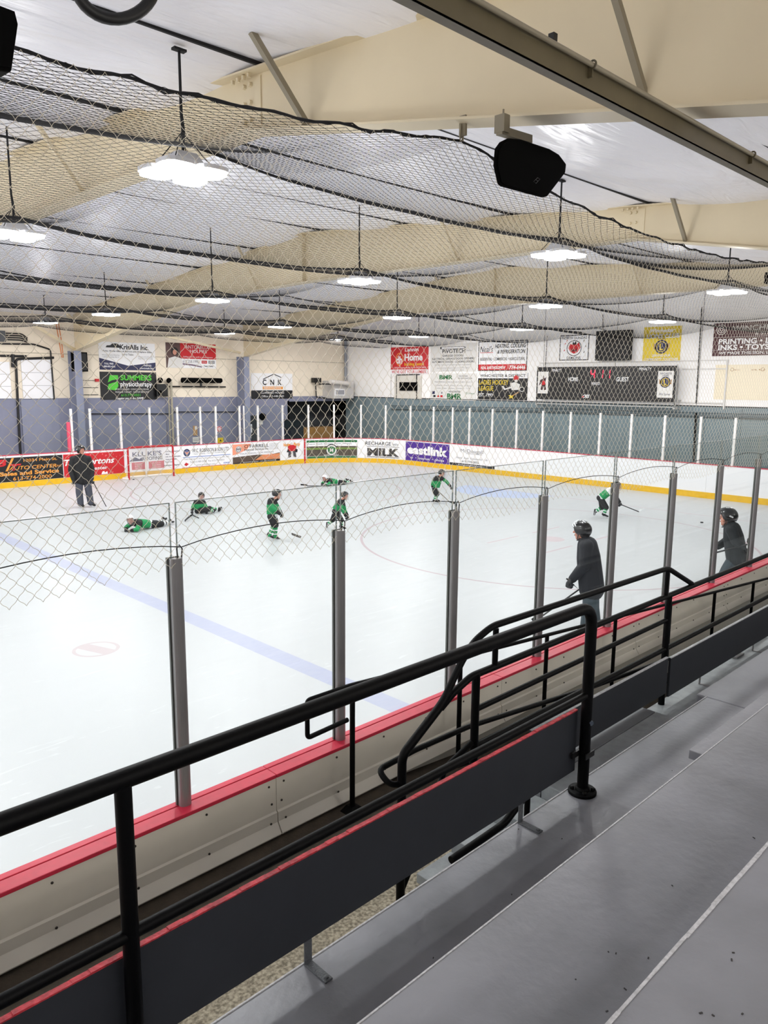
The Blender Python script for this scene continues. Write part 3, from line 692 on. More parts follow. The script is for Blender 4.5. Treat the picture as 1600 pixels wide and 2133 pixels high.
def Pc(a,b):
    x=x0n+a*CW/2; y=-1.84+b*CH/2; y2=y+.03*np.sin(x*1.7+y)
    return np.stack([x,y2,net_z(x,y)],axis=1)
net_mesh('netting',Pc,nic,njc,.0018,netd_m,t,1,False,.05)
for yr in RY[1:6]:
    xs=[-6.5+.15*k for k in range(178)]
    b=MB(); b.tube([(x,yr+.012*math.sin(x*5),float(net_z(x,yr))-.01) for x in xs],[.012+.010*abs(math.sin(x*.52+yr)) for x in xs],6); b.build('support_rope',netd_m,t)
for k,(ya,amp) in enumerate(((2.3,.02),(7.4,.03),(12.6,.03),(17.6,.03))):
    xs=[-6.5+.15*k2 for k2 in range(178)]
    if k==0: continue
    b=MB(); b.tube([(x,ya+.25*math.sin(x*.6+k),float(net_z(x,ya))-.015) for x in xs],.011,5); b.build('net_fold',netd_m,t)

# ================================================================== speakers, hoop, wall fittings
spk=mat('speaker_black','#030303',.85,spec=.1)
t=thing('hanging_speaker','big black wedge loudspeaker hung under the girder above the near boards','speaker',ony(1105,345,-2.42))
PX=[(1030,310),(1040,296),(1058,287),(1085,290),(1145,310),(1165,322),(1180,342),(1178,360),(1140,410),(1128,412),(1042,389),(1036,384),(1027,345)]
F=[ony(x,y,-2.58) for x,y in PX]; c=sum(F,Vector())/len(F)
b=MB(); b.add(F+[c+(p-c)*.78+(c-CAM).normalized()*.42 for p in F],[tuple(range(13)),tuple(range(13,26))[::-1]]+[(i,13+i,13+(i+1)%13,(i+1)%13) for i in range(13)]); b.build('cabinet',spk,t,bevel=.01)
b=MB(); F2=[c+(p-c)*.9+Vector((0,-.012,0)) for p in F]; b.add(F2+[p+Vector((0,.02,0)) for p in F2],[tuple(range(13)),tuple(range(13,26))[::-1]]+[(i,13+i,13+(i+1)%13,(i+1)%13) for i in range(13)]); b.build('grille',mat('grille_black','#040404',.95,spec=.1),t)
q=[ony(x,y,-2.598) for x,y in ((1112,378),(1120,370),(1125,373),(1117,382))]; b=MB(); b.tube(q,.0012,5,closed=True); b.tube([q[0].lerp(q[1],.5),q[2].lerp(q[3],.5)],.0012,5); b.build('badge',mat('badge_grey','#6a6a6c',.5),t)
b=MB(); p0=ony(1040,272,-2.45); p1=ony(1103,291,-2.45); b.beam(p0,p1,.05,.05); b.build('mounting_arm',beige_dark,t)
b=MB(); p0=ony(1048,258,-2.45); b.box((p0.x-.04,p0.y-.04,p0.z-.06),(p0.x+.02,p0.y+.04,p0.z+.05)); b.tube([p0+Vector((0,0,-.05)),p0+Vector((0,0,.09))],.006,6); b.build('beam_clamp',beige_dark,t)
t=thing('hanging_speaker','black box loudspeaker cut off by the top left edge of the picture','speaker',(-4.6,-2.4,4.8))
q=[ony(x,y,-2.42) for x,y in ((-60,-20),(0,10),(32,22),(39,50),(25,150),(-60,140))]
b=MB(); b.prism(q,(.0,.3,.02)); b.build('cabinet',spk,t,bevel=.01)
b=MB(); c=sum(q,Vector())/6; b.prism([c+(p-c)*.9+Vector((0,-.01,0)) for p in q],(0,.01,0)); b.build('grille',spk,t)
C=ony(244,-45,-2.9); rad=(ony(244,40,-2.9)-C).length
b=MB(); ex=(ony(344,-45,-2.9)-C).normalized(); ez=(ony(244,-145,-2.9)-C).normalized(); b.tube([C+ex*rad*1.22*math.cos(a)+ez*rad*math.sin(a) for a in [k*PI/18 for k in range(36)]],.021,10,closed=True); b.tube([C+ez*rad,(C+ez*rad)+Vector((0,0,.9))],.008,6)
tag(b.build('cable_coil',bsteel),'black round coil of cable hanging at the top left edge','cable')
b=MB(); p=onx(1592,576,6.4); b.box((p.x,p.y-.22,p.z-.1),(p.x+.2,p.y,p.z+.06)); b.box((p.x+.05,p.y-.1,p.z+.06),(p.x+.1,p.y-.05,p.z+.4)); tag(b.build('hanging_camera',spk,bevel=.01),'small black box hanging under the roof at the right edge','speaker')
# ================================================================== signs
FONTCACHE={}
def text_mesh(s, bold=0, shear=0):
    key=(s,bold,shear)
    if key in FONTCACHE: return FONTCACHE[key]
    cu=bpy.data.curves.new('lettering','FONT'); cu.body=s; cu.size=1; cu.offset=bold; cu.shear=shear; cu.resolution_u=3; cu.fill_mode='FRONT'
    o=bpy.data.objects.new('tmp',cu); COL.objects.link(o); dg=bpy.context.evaluated_depsgraph_get(); me=bpy.data.meshes.new_from_object(o.evaluated_get(dg))
    V=[tuple(v.co) for v in me.vertices]; F=[tuple(p.vertices) for p in me.polygons]
    bpy.data.objects.remove(o); bpy.data.curves.remove(cu); bpy.data.meshes.remove(me)
    A=np.array(V) if V else np.zeros((1,3)); r=(A,F,A[:,0].min(),A[:,0].max()); FONTCACHE[key]=r; return r
class Sign:
    """a flat sign board: u to the right, v up, d out of the wall, mapped onto the wall or the curved boards"""
    def __init__(s,name,label,cat,mp,W,H,m,group=None,thick=.02,frame=None):
        s.mp,s.W,s.H=mp,W,H; s.d=thick
        s.root=thing(name,label,cat,mp(W/2,0,0),group); s.box(0,0,W,H,m,'board' if name!='scoreboard' else 'cabinet',0,thick)
        if frame: 
            w=.03
            b=MB()
            for (a,c,e,f) in ((0,0,W,w),(0,H-w,W,H),(0,0,w,H),(W-w,0,W,H)): s._box(b,a,c,e,f,thick,thick+.006)
            b.build('border',frame,s.root)
    def _box(s,b,u0,v0,u1,v1,d0,d1,m=0):
        n=max(1,int(abs(u1-u0)/.12)); vs=[]
        for k in range(n+1):
            u=u0+(u1-u0)*k/n
            vs += [s.mp(u,v0,d0),s.mp(u,v0,d1),s.mp(u,v1,d1),s.mp(u,v1,d0)]
        fs=[(0,1,2,3),(4*n+3,4*n+2,4*n+1,4*n)]
        for k in range(n):
            a=4*k
            for q in range(4): fs.append((a+q,a+4+q,a+4+(q+1)%4,a+(q+1)%4))
        b.add(vs,fs,m)
    def box(s,u0,v0,u1,v1,m,name='stripe',d0=None,d1=None):
        d0=s.d if d0 is None else d0; d1=d0+.003 if d1 is None else d1
        b=MB(); s._box(b,u0,v0,u1,v1,d0,d1); return b.build(name,m,s.root)
    def fbox(s,a,b,c,e,m,name='stripe',lay=0): return s.box(a*s.W,b*s.H,c*s.W,e*s.H,m,name,s.d+.003*lay,s.d+.003*(lay+1))
    def poly(s,P,m,name='emblem',lay=0):            # P in fractions
        b=MB(); d0=s.d+.003*lay; d1=d0+.003; n=len(P)
        b.add([s.mp(x*s.W,y*s.H,d1) for x,y in P],[tuple(range(n))]); b.add([s.mp(x*s.W,y*s.H,d0) for x,y in P]+[s.mp(x*s.W,y*s.H,d1) for x,y in P],[(i,(i+1)%n,n+(i+1)%n,n+i) for i in range(n)])
        return b.build(name,m,s.root)
    def disc(s,cx,cy,r,m,name='emblem',lay=0,r0=0,sx=1,a0=0,a1=2*PI):
        b=MB(); d=s.d+.003*(lay+1); n=28; cu,cv=cx*s.W,cy*s.H; vs=[]; 
        for k in range(n+1):
            a=a0+(a1-a0)*k/n; vs+= [s.mp(cu+sx*r*math.cos(a),cv+r*math.sin(a),d), s.mp(cu+sx*r0*math.cos(a),cv+r0*math.sin(a),d)]
        b.add(vs,[(2*k,2*k+2,2*k+3,2*k+1) if r0 else (2*k,2*k+2,2*k+1) for k in range(n)]); return b.build(name,m,s.root)
    def text(s,t,cx,cy,h,w,m,bold=.0,shear=0,lay=1,align='C',name='lettering'):  # fractions: centre, cap height, width
        import re
        T=[q for q in re.split(r'  +',t) if q]
        if len(T)>1:
            ws=[text_mesh(q,bold,shear)[3]-text_mesh(q,bold,shear)[2] for q in T]; gap=.7; tot=sum(ws)+gap*(len(T)-1); a=cx-w/2 if align=='C' else cx
            for q,ww in zip(T,ws): f=ww/tot*w; s.text(q,a+f/2,cy,h,f,m,bold,shear,lay); a+=f+gap/tot*w
            return
        A,F,x0,x1=text_mesh(t,bold,shear); H=h*s.H/.70; Wd=w*s.W; k=Wd/max(1e-6,x1-x0)
        if align=='L': u0=cx*s.W
        else: u0=cx*s.W-Wd/2
        v0=cy*s.H-h*s.H/2; d=s.d+.003*lay+.002
        b=MB(); b.add([s.mp(u0+(x-x0)*k, v0+y*H, d) for x,y,z in A],F); return b.build(name,m,s.root)
def wall_end_map(y0,z0,X=XR): return lambda u,v,d: Vector((X-d,y0-u,z0+v))
def wall_far_map(x0,z0,Y=YF): return lambda u,v,d: Vector((x0+u,Y-d,z0+v))
def end_sign(name,label,cat,p0,p1,m,X=XR,**k):
    a=onx(*p0,X); b=onx(*p1,X); return Sign(name,label,cat,wall_end_map(a.y,b.z,X),a.y-b.y,a.z-b.z,m,**k)
def far_sign(name,label,cat,p0,p1,m,Y=YF,**k):
    a=ony(*p0,Y); b=ony(*p1,Y); return Sign(name,label,cat,wall_far_map(a.x,b.z,Y),b.x-a.x,a.z-b.z,m,**k)
red=mat('sign_red','#c41822',.5); yel=mat('sign_yellow','#e2c51c',.5); yelo=mat('sign_orange','#e89a3c',.5); navy=mat('sign_navy','#1a1d4a',.5)
green=mat('sign_green','#4fc832',.5); dgreen=mat('sign_dark_green','#1e6b3a',.5); grey=mat('sign_grey','#8a8a8e',.5); purple=mat('sign_purple','#4b2a8c',.5)
maroon=mat('sign_maroon','#45141f',.5); blackb=mat('sign_black','#0d0d11',.5); cream=mat('sign_cream','#efe3c8',.5); blue_s=mat('sign_blue','#3f6cc0',.5); peach=mat('sign_peach','#ef9a7c',.5); tan=mat('sign_tan','#b08a5c',.6)
led=mat('led_red','#ff2040',.5,emit='#ff1f48',es=1.6)
off=mat('off_white','#dcdad6',.5)
G='advertising signs on the upper walls'
S=end_sign('wall_sign','red building centre sign with white and yellow lettering on the end wall','sign',(815,724),(892,779),red,group=G)
S.fbox(0,0,1,.17,white,'band'); S.text('WE\'VE GOT YOUR LUMBER.',.5,.085,.11,.94,red,.02)
S.disc(.24,.55,.3,yelo,'emblem_frame',0,.26,.8); S.text('dh',.24,.53,.26,.16,white,.03,lay=2); S.text('Lannin',.57,.90,.13,.36,white,.02); S.text('Home',.62,.62,.24,.48,white,.035); S.text('building centre',.64,.37,.11,.52,yel,.01); S.text('12025 County Road 31  613-774-2830',.52,.24,.06,.86,white)
S=end_sign('wall_sign','white garage door company sign with black lettering, left of the heating sign','sign',(898,718),(992,774),off,group=G)
S.poly([(.22,.90),(.74,.90),(.78,.86),(.74,.82),(.22,.82)],inkk,'emblem'); S.poly([(.25,.885),(.73,.885),(.76,.86),(.73,.835),(.25,.835)],white,'emblem',1); S.text('PIVOTECH',.52,.74,.13,.50,inkk,.02); S.text('Doors Inc.',.85,.75,.05,.12,grey)
S.text('GARAGE DOORS',.5,.58,.07,.46,inkk,.015); S.text('ELECTRICAL GARAGE DOOR OPENERS',.5,.47,.07,.92,inkk,.015); S.text('AUTOMATIC DOORS - LOADING DOORS',.5,.36,.07,.92,inkk,.015); S.text('SERVICE, INSTALLATION, RETAIL AND WHOLESALE',.5,.25,.045,.80,grey); S.text('www.pivotechdoors.com 613-774-1367',.5,.14,.05,.70,grey); S.text('Toll Free 1-888-613-5662',.5,.06,.04,.5,grey)
S=end_sign('wall_sign','white building supplies sign with green block letters, lower left of the hockey league sign','sign',(898,778),(992,835),off,group=G)
S.text('BMR',.35,.86,.15,.30,dgreen,.04); S.text('THE POWER',.72,.90,.05,.2,inkk); S.text('OF RENOVATION',.76,.82,.05,.3,inkk); S.text('TRUST BMR BUILDING SUPPLIES FOR BEST RESULTS',.5,.68,.05,.82,grey)
S.text('Windows - Doors - Siding - Roofing - Flooring',.5,.55,.045,.78,grey); S.text('Lumber - Paint - Kitchens - Hardware - Tools',.5,.45,.045,.76,grey)
S.text('WINCHESTER',.54,.32,.06,.26,inkk,.01); S.text('BMR',.54,.15,.19,.32,dgreen,.04)
for u,c in ((.07,navy),(.17,red),(.27,grey),(.07,inkk),(.17,red)): pass
S.fbox(.04,.22,.10,.33,navy,'emblem'); S.fbox(.07,.10,.12,.18,inkk,'emblem'); S.fbox(.16,.10,.2,.18,red,'emblem'); S.fbox(.23,.10,.28,.18,red,'emblem'); S.disc(.26,.27,.05,grey,'emblem'); S.disc(.80,.27,.045,dgreen,'emblem',0,.03); S.text('Orleans',.9,.27,.06,.14,dgreen)
S=end_sign('wall_sign','white heating and cooling sign with a red phone strip and thin black border','sign',(998,712),(1098,772),white,group=G,frame=inkk)
S.fbox(0,0,1,.22,red,'band'); S.text("Neal's",.17,.74,.20,.28,inkk,.0,.35); S.fbox(.04,.61,.31,.63,red,'underline'); S.text('HEATING, COOLING',.66,.83,.13,.62,inkk,.025,.25); S.text('& REFRIGERATION',.68,.64,.12,.56,inkk,.025,.25); S.text('RESIDENTIAL • COMMERCIAL • AGRICULTURAL',.5,.40,.10,.92,inkk,.01,.2); S.text('NEAL BARTHOLOMEW',.32,.11,.09,.52,white,.03,.2); S.text('774-6446',.81,.115,.11,.32,white,.03,.2)
S=end_sign('wall_sign','black and white ladies hockey league sign with yellow letters, under the heating sign','sign',(997,777),(1098,834),blackb,group=G)
S.fbox(0,.80,1,1,white,'band'); S.text('WINCHESTER & DISTRICT',.5,.90,.10,.92,inkk,.02); S.text('LADIES HOCKEY',.33,.65,.17,.60,yel,.01); S.text('LEAGUE',.18,.42,.17,.30,yel,.01); S.text('EST. 1993',.17,.17,.12,.29,white,.01)
S.disc(.78,.72,.07,off,'figure',1); S.poly([(.72,.74),(.73,.86),(.78,.92),(.83,.87),(.84,.76)],red,'figure',2); S.poly([(.66,.62),(.76,.66),(.86,.58),(.84,.38),(.70,.36)],off,'figure',1); S.poly([(.70,.44),(.55,.36),(.50,.50),(.53,.52),(.57,.42),(.72,.52)],off,'figure',2); S.disc(.90,.40,.10,off,'figure',2,.075,1.3); S.poly([(.82,.30),(.70,.16),(.72,.14),(.85,.28)],tan,'figure',1); S.poly([(.64,.16),(.67,.12),(.66,.04),(.70,.08),(.74,.05),(.72,.12),(.75,.16),(.70,.15),(.69,.2)],yel,'figure',2)
S=end_sign('wall_sign','white team sign with a red devil head crest and a thin black border','sign',(1168,699),(1226,750),white,group=G,frame=inkk)
S.text('NORTH DUNDAS',.5,.88,.10,.84,inkk,.01); S.text('DEMONS',.5,.10,.10,.48,inkk,.01); S.disc(.5,.48,.30,inkk,'crest_ring',0,.275,1.1)
S.poly([(.30,.50),(.36,.66),(.42,.62),(.50,.66),(.58,.62),(.66,.70),(.72,.50),(.62,.32),(.50,.26),(.38,.34)],red,'crest',1); S.poly([(.44,.62),(.46,.76),(.50,.66),(.56,.78),(.58,.62)],inkk,'crest',2)
for a,b_ in ((.16,.62),(.22,.74),(.80,.72),(.86,.5),(.14,.36),(.82,.28)): S.poly([(a,b_),(a+.05,b_+.03),(a+.03,b_+.09)],red if a<.5 else inkk,'crest_mark',1)
for k in range(3): S.poly([(.40+k*.07,.34),(.46+k*.07,.36),(.44+k*.07,.5)],inkk,'crest_mark',2)
b=MB(); a=onx(1243,690,XR-.25); c=onx(1310,750,XR-.25); b.box((XR-.27,a.y,a.z),(XR-.05,c.y,c.z)); t=thing('wall_cabinet','black square fan cabinet on the end wall above the scoreboard','fan',(XR-.2,(a.y+c.y)/2,c.z)); b.build('cabinet',mat('louvre_black','#101012',.7),t)
for k in range(9):
    b=MB(); z=c.z+(a.z-c.z)*(k+.5)/9; b.box((XR-.285,a.y-.05,z-.012),(XR-.27,c.y+.05,z+.012)); b.build('louvre',bsteel,t)
S=end_sign('wall_sign','yellow service club sign with a round lion club crest on the end wall','sign',(1343,682),(1416,752),yel,group=G)
S.text('Winchester',.50,.89,.11,.66,white,.03,.35); S.text('LIONS CLUB',.52,.73,.12,.88,inkk,.045); S.text('LIONS CLUB',.52,.73,.12,.88,white,.015,lay=2); S.text('SERVING OUR',.5,.17,.07,.50,white,.02,.3); S.text('COMMUNITY TOGETHER',.5,.06,.07,.92,white,.02,.3)
def crest(S,cx,cy,r,letter='L'):
    S.disc(cx,cy,r,navy,'crest',1); S.disc(cx,cy,r*.78,yel,'crest_ring',2,r*.68); S.disc(cx,cy,r*.62,navy,'crest',2); S.text(letter,cx,cy,.9*r/S.H,.55*r/S.W,yel,.03,lay=3)
    for sg in (-1,1): S.poly([(cx+sg*r/S.W*.8,cy+.25*r/S.H),(cx+sg*r/S.W*1.25,cy+.55*r/S.H),(cx+sg*r/S.W*1.15,cy-.35*r/S.H),(cx+sg*r/S.W*.8,cy-.35*r/S.H)],tan,'crest_lion',1)
    S.text('LIONS',cx,cy+1.2*r/S.H,.28*r/S.H,1.2*r/S.W,navy,.01,lay=2); 
crest(S,.5,.42,.24)
S=end_sign('wall_sign','dark maroon print shop sign cut off by the right edge of the picture','sign',(1489,674),(1700,738),maroon,group=G)
m5=maroon; S.disc(.08,.80,.17,off,'emblem',0,.15); S.disc(.08,.80,.11,off,'emblem',0,.09); S.disc(.08,.80,.055,off,'emblem',0,.035)
S.text('WINCHESTER PRINT',.62,.83,.15,.86,off,.01); S.text('& STATIONERY',.62,.66,.10,.40,off,.0); S.text('PRINTING • LAMINATING',.55,.44,.15,.98,white,.03); S.text('INKS • TOYS & CRAFTS',.53,.26,.15,.94,white,.03); S.text('WE MADE THIS SIGN, LET US MAKE YOURS',.53,.09,.08,.92,white,.01)
for v in (.57,.175): S.fbox(0,v,1,v+.006,off,'rule')
S=end_sign('wall_sign','large faded cream sign panel with worn letters, low on the end wall at the right','sign',(1492,760),(1690,836),cream,group=G,thick=.012)
for u in (.18,.5): S.disc(u,.86,.06,tan,'mark',0,.045)
S.text('c     au     r',.45,.86,.05,.5,tan)
# scoreboard
XS=XR-.35
a=onx(1123,765,XS); c=onx(1408,838,XS)
S=Sign('scoreboard','long black scoreboard with red digits on the end wall','scoreboard',wall_end_map(a.y,c.z,XS),a.y-c.y,a.z-c.z,blackb,thick=.12)
S.text('PENALTY',.16,.90,.075,.075,white,.01); S.text('PENALTY',.80,.92,.075,.08,white,.01); S.text('HOME',.29,.63,.12,.075,white,.02); S.text('GUEST',.65,.63,.12,.085,white,.02); S.text('PERIOD',.46,.50,.08,.062,white,.01); S.text('OES',.395,.12,.09,.05,white,.04,.3); S.poly([(.36,.08),(.375,.08),(.38,.12),(.365,.12)],red,'logo_mark',1)
def seg(S,cx,cy,w,h,segs):
    t=.012
    R={'a':(0,1,1,1),'g':(0,.5,1,.5),'d':(0,0,1,0),'f':(0,.5,0,1),'b':(1,.5,1,1),'e':(0,0,0,.5),'c':(1,0,1,.5)}
    for q in segs:
        x0,y0,x1,y1=R[q]; ux=w/S.W; uy=h/S.H; sh=.12*ux
        X0=cx+(x0-.5)*ux+sh*(y0-.5); X1=cx+(x1-.5)*ux+sh*(y1-.5); Y0=cy+(y0-.5)*uy; Y1_=cy+(y1-.5)*uy
        if y0==y1: S.poly([(X0+.1*ux,Y0-.06*uy),(X1-.1*ux,Y0-.06*uy),(X1-.1*ux,Y0+.06*uy),(X0+.1*ux,Y0+.06*uy)],led,'digit_segment',1)
        else: S.poly([(X0-.1*ux,Y0+.06*uy),(X0+.1*ux,Y0+.06*uy),(X1+.1*ux,Y1_-.06*uy),(X1-.1*ux,Y1_-.06*uy)],led,'digit_segment',1)
seg(S,.435,.78,.16,.34,'fbgc'); seg(S,.50,.78,.10,.34,'bc'); seg(S,.55,.78,.10,.34,'bc')
S.fbox(.01,.18,.095,.86,off,'poster',1); S.poly([(.035,.3),(.045,.52),(.02,.42),(.03,.6),(.05,.64),(.055,.75),(.065,.64),(.078,.7),(.072,.52),(.08,.3),(.065,.28),(.06,.42),(.05,.28)],mat('player_dark','#3a1518',.6),'poster_figure',2); S.poly([(.045,.44),(.05,.58),(.068,.58),(.072,.46)],red,'poster_figure',3)
S.fbox(.885,.12,.985,.86,off,'poster',1); S.text('WINCHESTER',.935,.79,.05,.08,navy,.01,lay=2)
S2d=S.d; S.d+=.006; crest(S,.935,.55,.19); S.d=S2d; S.text('We Serve',.935,.22,.07,.07,navy,.0,.3,lay=2)
b=MB()
for v in (-.06,-.16): b.box((XS-.1,a.y+.05,c.z+v),(XS-.05,c.y-.05,c.z+v-.03))
for k in range(9): yy=a.y+(c.y-a.y)*k/8; b.box((XS-.1,yy-.01,c.z-.2),(XS-.08,yy+.01,c.z+.02)); 
for yy in (a.y,c.y): b.box((XS-.12,yy-.03,c.z-.24),(XR,yy+.03,c.z-.18)); b.box((XS,yy-.03,c.z),(XR,yy+.03,c.z+.08)); b.box((XS-.1,yy-.02,c.z-.24),(XS-.06,yy+.02,a.z+.04))
b.build('mounting_frame',mat('frame_grey','#b5b5b4',.5,metal=.2),S.root)
b=MB(); e=c.y-1.5; z=a.z+.12
b.box((XR-.05,c.y,a.z+.16),(XR-.01,e,a.z+.19)); b.box((XR-.05,e,c.z-.2),(XR-.01,e-.05,a.z+.19)); b.box((XR-.05,c.y,a.z-.12),(XR-.01,e,a.z-.09)); b.box((XR-.05,c.y,c.z-.02),(XR-.01,e,c.z+.02)); b.box((XR-.05,a.y+.2,a.z+.16),(XR-.01,c.y,a.z+.19))
tag(b.build('wall_batten',mat('batten_white','#d6d4d1',.6)),'white batten frame on the end wall right of the scoreboard','frame')
# ---- far wall banners
S=far_sign('wall_sign','white and navy auto glass banner with a small black car, above the physiotherapy banner','sign',(204,711),(324,772),white,group=G)
S.poly([(0,0),(1,0),(1,.30),(.5,.16),(0,.42)],navy,'band'); S.text('KrisAlls Inc.',.62,.84,.17,.52,inkk,.03,.1); S.poly([(.12,.80),(.14,.87),(.20,.88),(.24,.95),(.33,.95),(.36,.88),(.40,.86),(.40,.80)],inkk,'emblem',1); S.text('Auto, Home Glass & Mirrors and Fireplace Glass',.5,.68,.06,.88,inkk,.01,.2); S.text('Larry Tebo',.5,.57,.07,.2,inkk); S.text('Winchester 613-774-2716',.2,.53,.045,.3,grey); S.text('12001 County Rd 3',.2,.46,.045,.28,grey); S.text('Ottawa 613-592-1811',.82,.5,.045,.28,grey); S.text('Fax 613-774-1198',.82,.43,.045,.26,grey); S.text('TOLL FREE',.16,.22,.06,.16,white,.02); S.text('1-888-892-4266',.16,.12,.06,.22,white,.02); S.text('WEB SITE',.85,.18,.06,.14,white,.02); S.text('www.krisalls.com',.83,.08,.06,.26,white,.02)
S=far_sign('wall_sign','black physiotherapy banner with bright green letters on the far wall','sign',(207,774),(327,832),blackb,group=G)
S.poly([(.13,.62),(.17,.88),(.31,.88),(.31,.74),(.20,.70)],green,'emblem'); S.poly([(.12,.38),(.14,.56),(.30,.66),(.31,.50),(.26,.34)],green,'emblem'); S.text('SUMMERS',.63,.80,.18,.56,green,.03); S.text('physiotherapy',.63,.57,.17,.57,white,.015); S.text('SPORTS INJURIES      CONCUSSION REHAB',.55,.38,.06,.6,off); S.text('MASSAGE THERAPY      CUSTOM BRACING',.55,.28,.06,.6,off); S.text('613.774.4501',.52,.17,.09,.34,green); S.text('Keeping you in the GAME',.5,.055,.075,.5,white,.02,.2)
S=far_sign('wall_sign','red and white real estate banner with a woman portrait on the far wall','sign',(344,713),(450,768),white,group=G)
S.fbox(.28,.38,1,1,red,'band'); S.fbox(0,0,.28,1,mat('portrait_back','#5a4340',.6),'portrait'); S.disc(.17,.66,.17,mat('portrait_hair','#1d1512',.6),'portrait_hair',1); S.disc(.17,.62,.11,skin,'portrait_face',2,0,.85); S.poly([(.02,.0),(.05,.38),(.17,.46),(.30,.38),(.33,0)],off,'portrait_blouse',2)
S.text('ANTONELLA',.62,.86,.14,.48,white,.0,lay=2); S.text('HOLMES',.64,.69,.13,.34,white,.0,lay=2); S.text('Selling homes with a commitment',.63,.46,.06,.6,white,.0,.3,lay=2); S.text('613.258.1990',.48,.27,.11,.32,grey,.01); S.text('AntonellaHolmes.ca',.46,.15,.06,.30,grey); S.fbox(.70,.20,.81,.32,red,'emblem'); S.fbox(.84,.20,.97,.32,grey,'emblem'); S.text('ROYAL',.755,.26,.05,.08,white,lay=2); S.text('LEPAGE',.905,.26,.05,.1,white,lay=2); S.text('Team Realty',.84,.10,.06,.2,inkk,.02)
S.poly([(.30,.14),(.5,.10),(.7,.03),(.7,.08),(.5,.16),(.30,.2)],mat('ribbon_mauve','#7a6878',.5),'ribbon',1)
S=far_sign('wall_sign','white sign with black house outline over a black strip on the far wall','sign',(522,777),(609,830),white,group=G)
S.fbox(0,0,1,.33,blackb,'band'); S.poly([(.28,.78),(.54,.99),(.72,.86),(.72,.83),(.54,.955),(.28,.745)],inkk,'emblem',1); S.text('C  N  K',.50,.65,.20,.46,inkk,.03); S.fbox(.27,.37,.76,.48,yelo,'band',1); S.text('RENOVATION',.51,.425,.06,.4,white,.02,lay=2); S.text('CLARENCE HOLMES',.51,.24,.08,.56,white); S.text('Office 613-448-3443',.51,.10,.08,.54,white)
# ---- advertising on the far boards
def board_ad(label,s0,s1,m,z0=.21,z1=1.03):
    def mp(u,v,d): (x,y),(a,c)=fpath(s0+u); return Vector((x+a*(d*1.3+.002),y+c*(d*1.3+.002),z0+v))
    return Sign('board_advert',label,'advertisement',mp,s1-s0,z1-z0,m,group='advertising panels on the far boards',thick=.006)
S=board_ad('black auto centre advert with orange letters on the far boards, leftmost',13.2,17.0,blackb)
S.text('12034 Main St.',.80,.86,.12,.30,yelo,.01); S.text('AUTO CENTER',.73,.56,.15,.42,yelo,.01,.25); S.text('INC.',.965,.54,.09,.05,yelo,0,.2); S.text('Sales and Service',.70,.34,.16,.52,yelo,.035); S.text('613-774-2000',.72,.12,.15,.34,yelo,.01)
S.text('B',.46,.80,.26,.09,red,.05,.3); S.text('T',.58,.60,.24,.10,red,.05,.3); S.poly([(.49,.45),(.51,.45),(.57,.98),(.55,.98)],yelo,'emblem')
S=board_ad('red coffee shop advert with white script letters, behind the standing adult',17.03,19.3,red)
S.text('Tim Hortons',.42,.64,.26,.82,white,.025,.3); S.text('Winchester',.45,.32,.15,.52,white,.015); S.poly([(.60,.02),(.62,.14),(.65,.16),(.66,.08),(.70,.14),(.71,.02)],white,'emblem')
for k in range(16):
    u=random.uniform(.03,.97); v=random.choice([random.uniform(.06,.2),random.uniform(.8,.95)]) if u<.85 else random.uniform(.1,.95); S.disc(u,v,random.uniform(.012,.03),mat('bubble_pink','#e06a70',.5),'bubble')
S=board_ad('white roofing advert with red boxes, behind the goal net',19.36,21.68,white)
S.text("KLUKE'S",.38,.82,.20,.52,navy,.01); S.text('ROOFING',.47,.59,.16,.36,inkk,.01); S.poly([(.06,.50),(.12,.62),(.17,.68),(.24,.58),(.28,.66),(.29,.50)],navy,'emblem'); S.fbox(.10,.10,.33,.44,mat('roof_red','#c84a50',.5),'box'); S.fbox(.40,.10,.68,.44,mat('roof_red','#c84a50',.5),'box')
for k,tx in enumerate(('FREE','ESTI','MATES')): S.text(tx,.215,.36-.1*k,.06,.12,white,lay=2)
for k,tx in enumerate(('FULLY','INSURED','LICENSED')): S.text(tx,.54,.36-.1*k,.06,.16,white,lay=2)
for k,tx in enumerate(('• Re-Roofing & Roofing Repair','• Metal','• Soffit, Fascia & Eavestroughing','• Skylights & Ventilation','• Fully Insured')): S.text(tx,.70,.86-.125*k,.06,[.28,.08,.29,.22,.16][k],navy,.01,align='L')
S.text('www.kluke-roofing.com',.82,.20,.07,.3,inkk,.015)
S=board_ad('white plumbing advert with a blue line and round badge on the far boards',21.72,24.03,white)
S.disc(.10,.74,.15,navy,'emblem'); S.disc(.10,.74,.11,mat('badge_mauve','#6a7296',.5),'emblem',1); S.poly([(.06,.80),(.10,.62),(.14,.80),(.10,.74)],peach,'emblem',2); S.text('W.C. ROBINSON & SON LTD',.58,.82,.18,.74,inkk,.0,.15); S.text('• Septic   • Heating   • Plumbing   • Portable Rentals',.55,.66,.06,.66,grey); S.fbox(.02,.505,.985,.53,blue_s,'rule'); S.text('1062 Highway 31 R.R. 1, Winchester, Ontario  K0C 2K0',.5,.42,.06,.9,grey); S.text('Tel 613-989-2094   Fax 613-774-0251',.5,.27,.08,.7,grey); S.text('www.wcrobinson.com',.47,.11,.07,.38,grey); S.poly([(.04,.16),(.08,.26),(.13,.18),(.08,.08)],red,'emblem'); S.text('KOHLER',.9,.11,.07,.13,blue_s,.02); S.fbox(0,.0,1,.02,red,'rule')
S=board_ad('financial services advert with a peach corner and sunset road picture on the far boards',24.1,26.55,white)
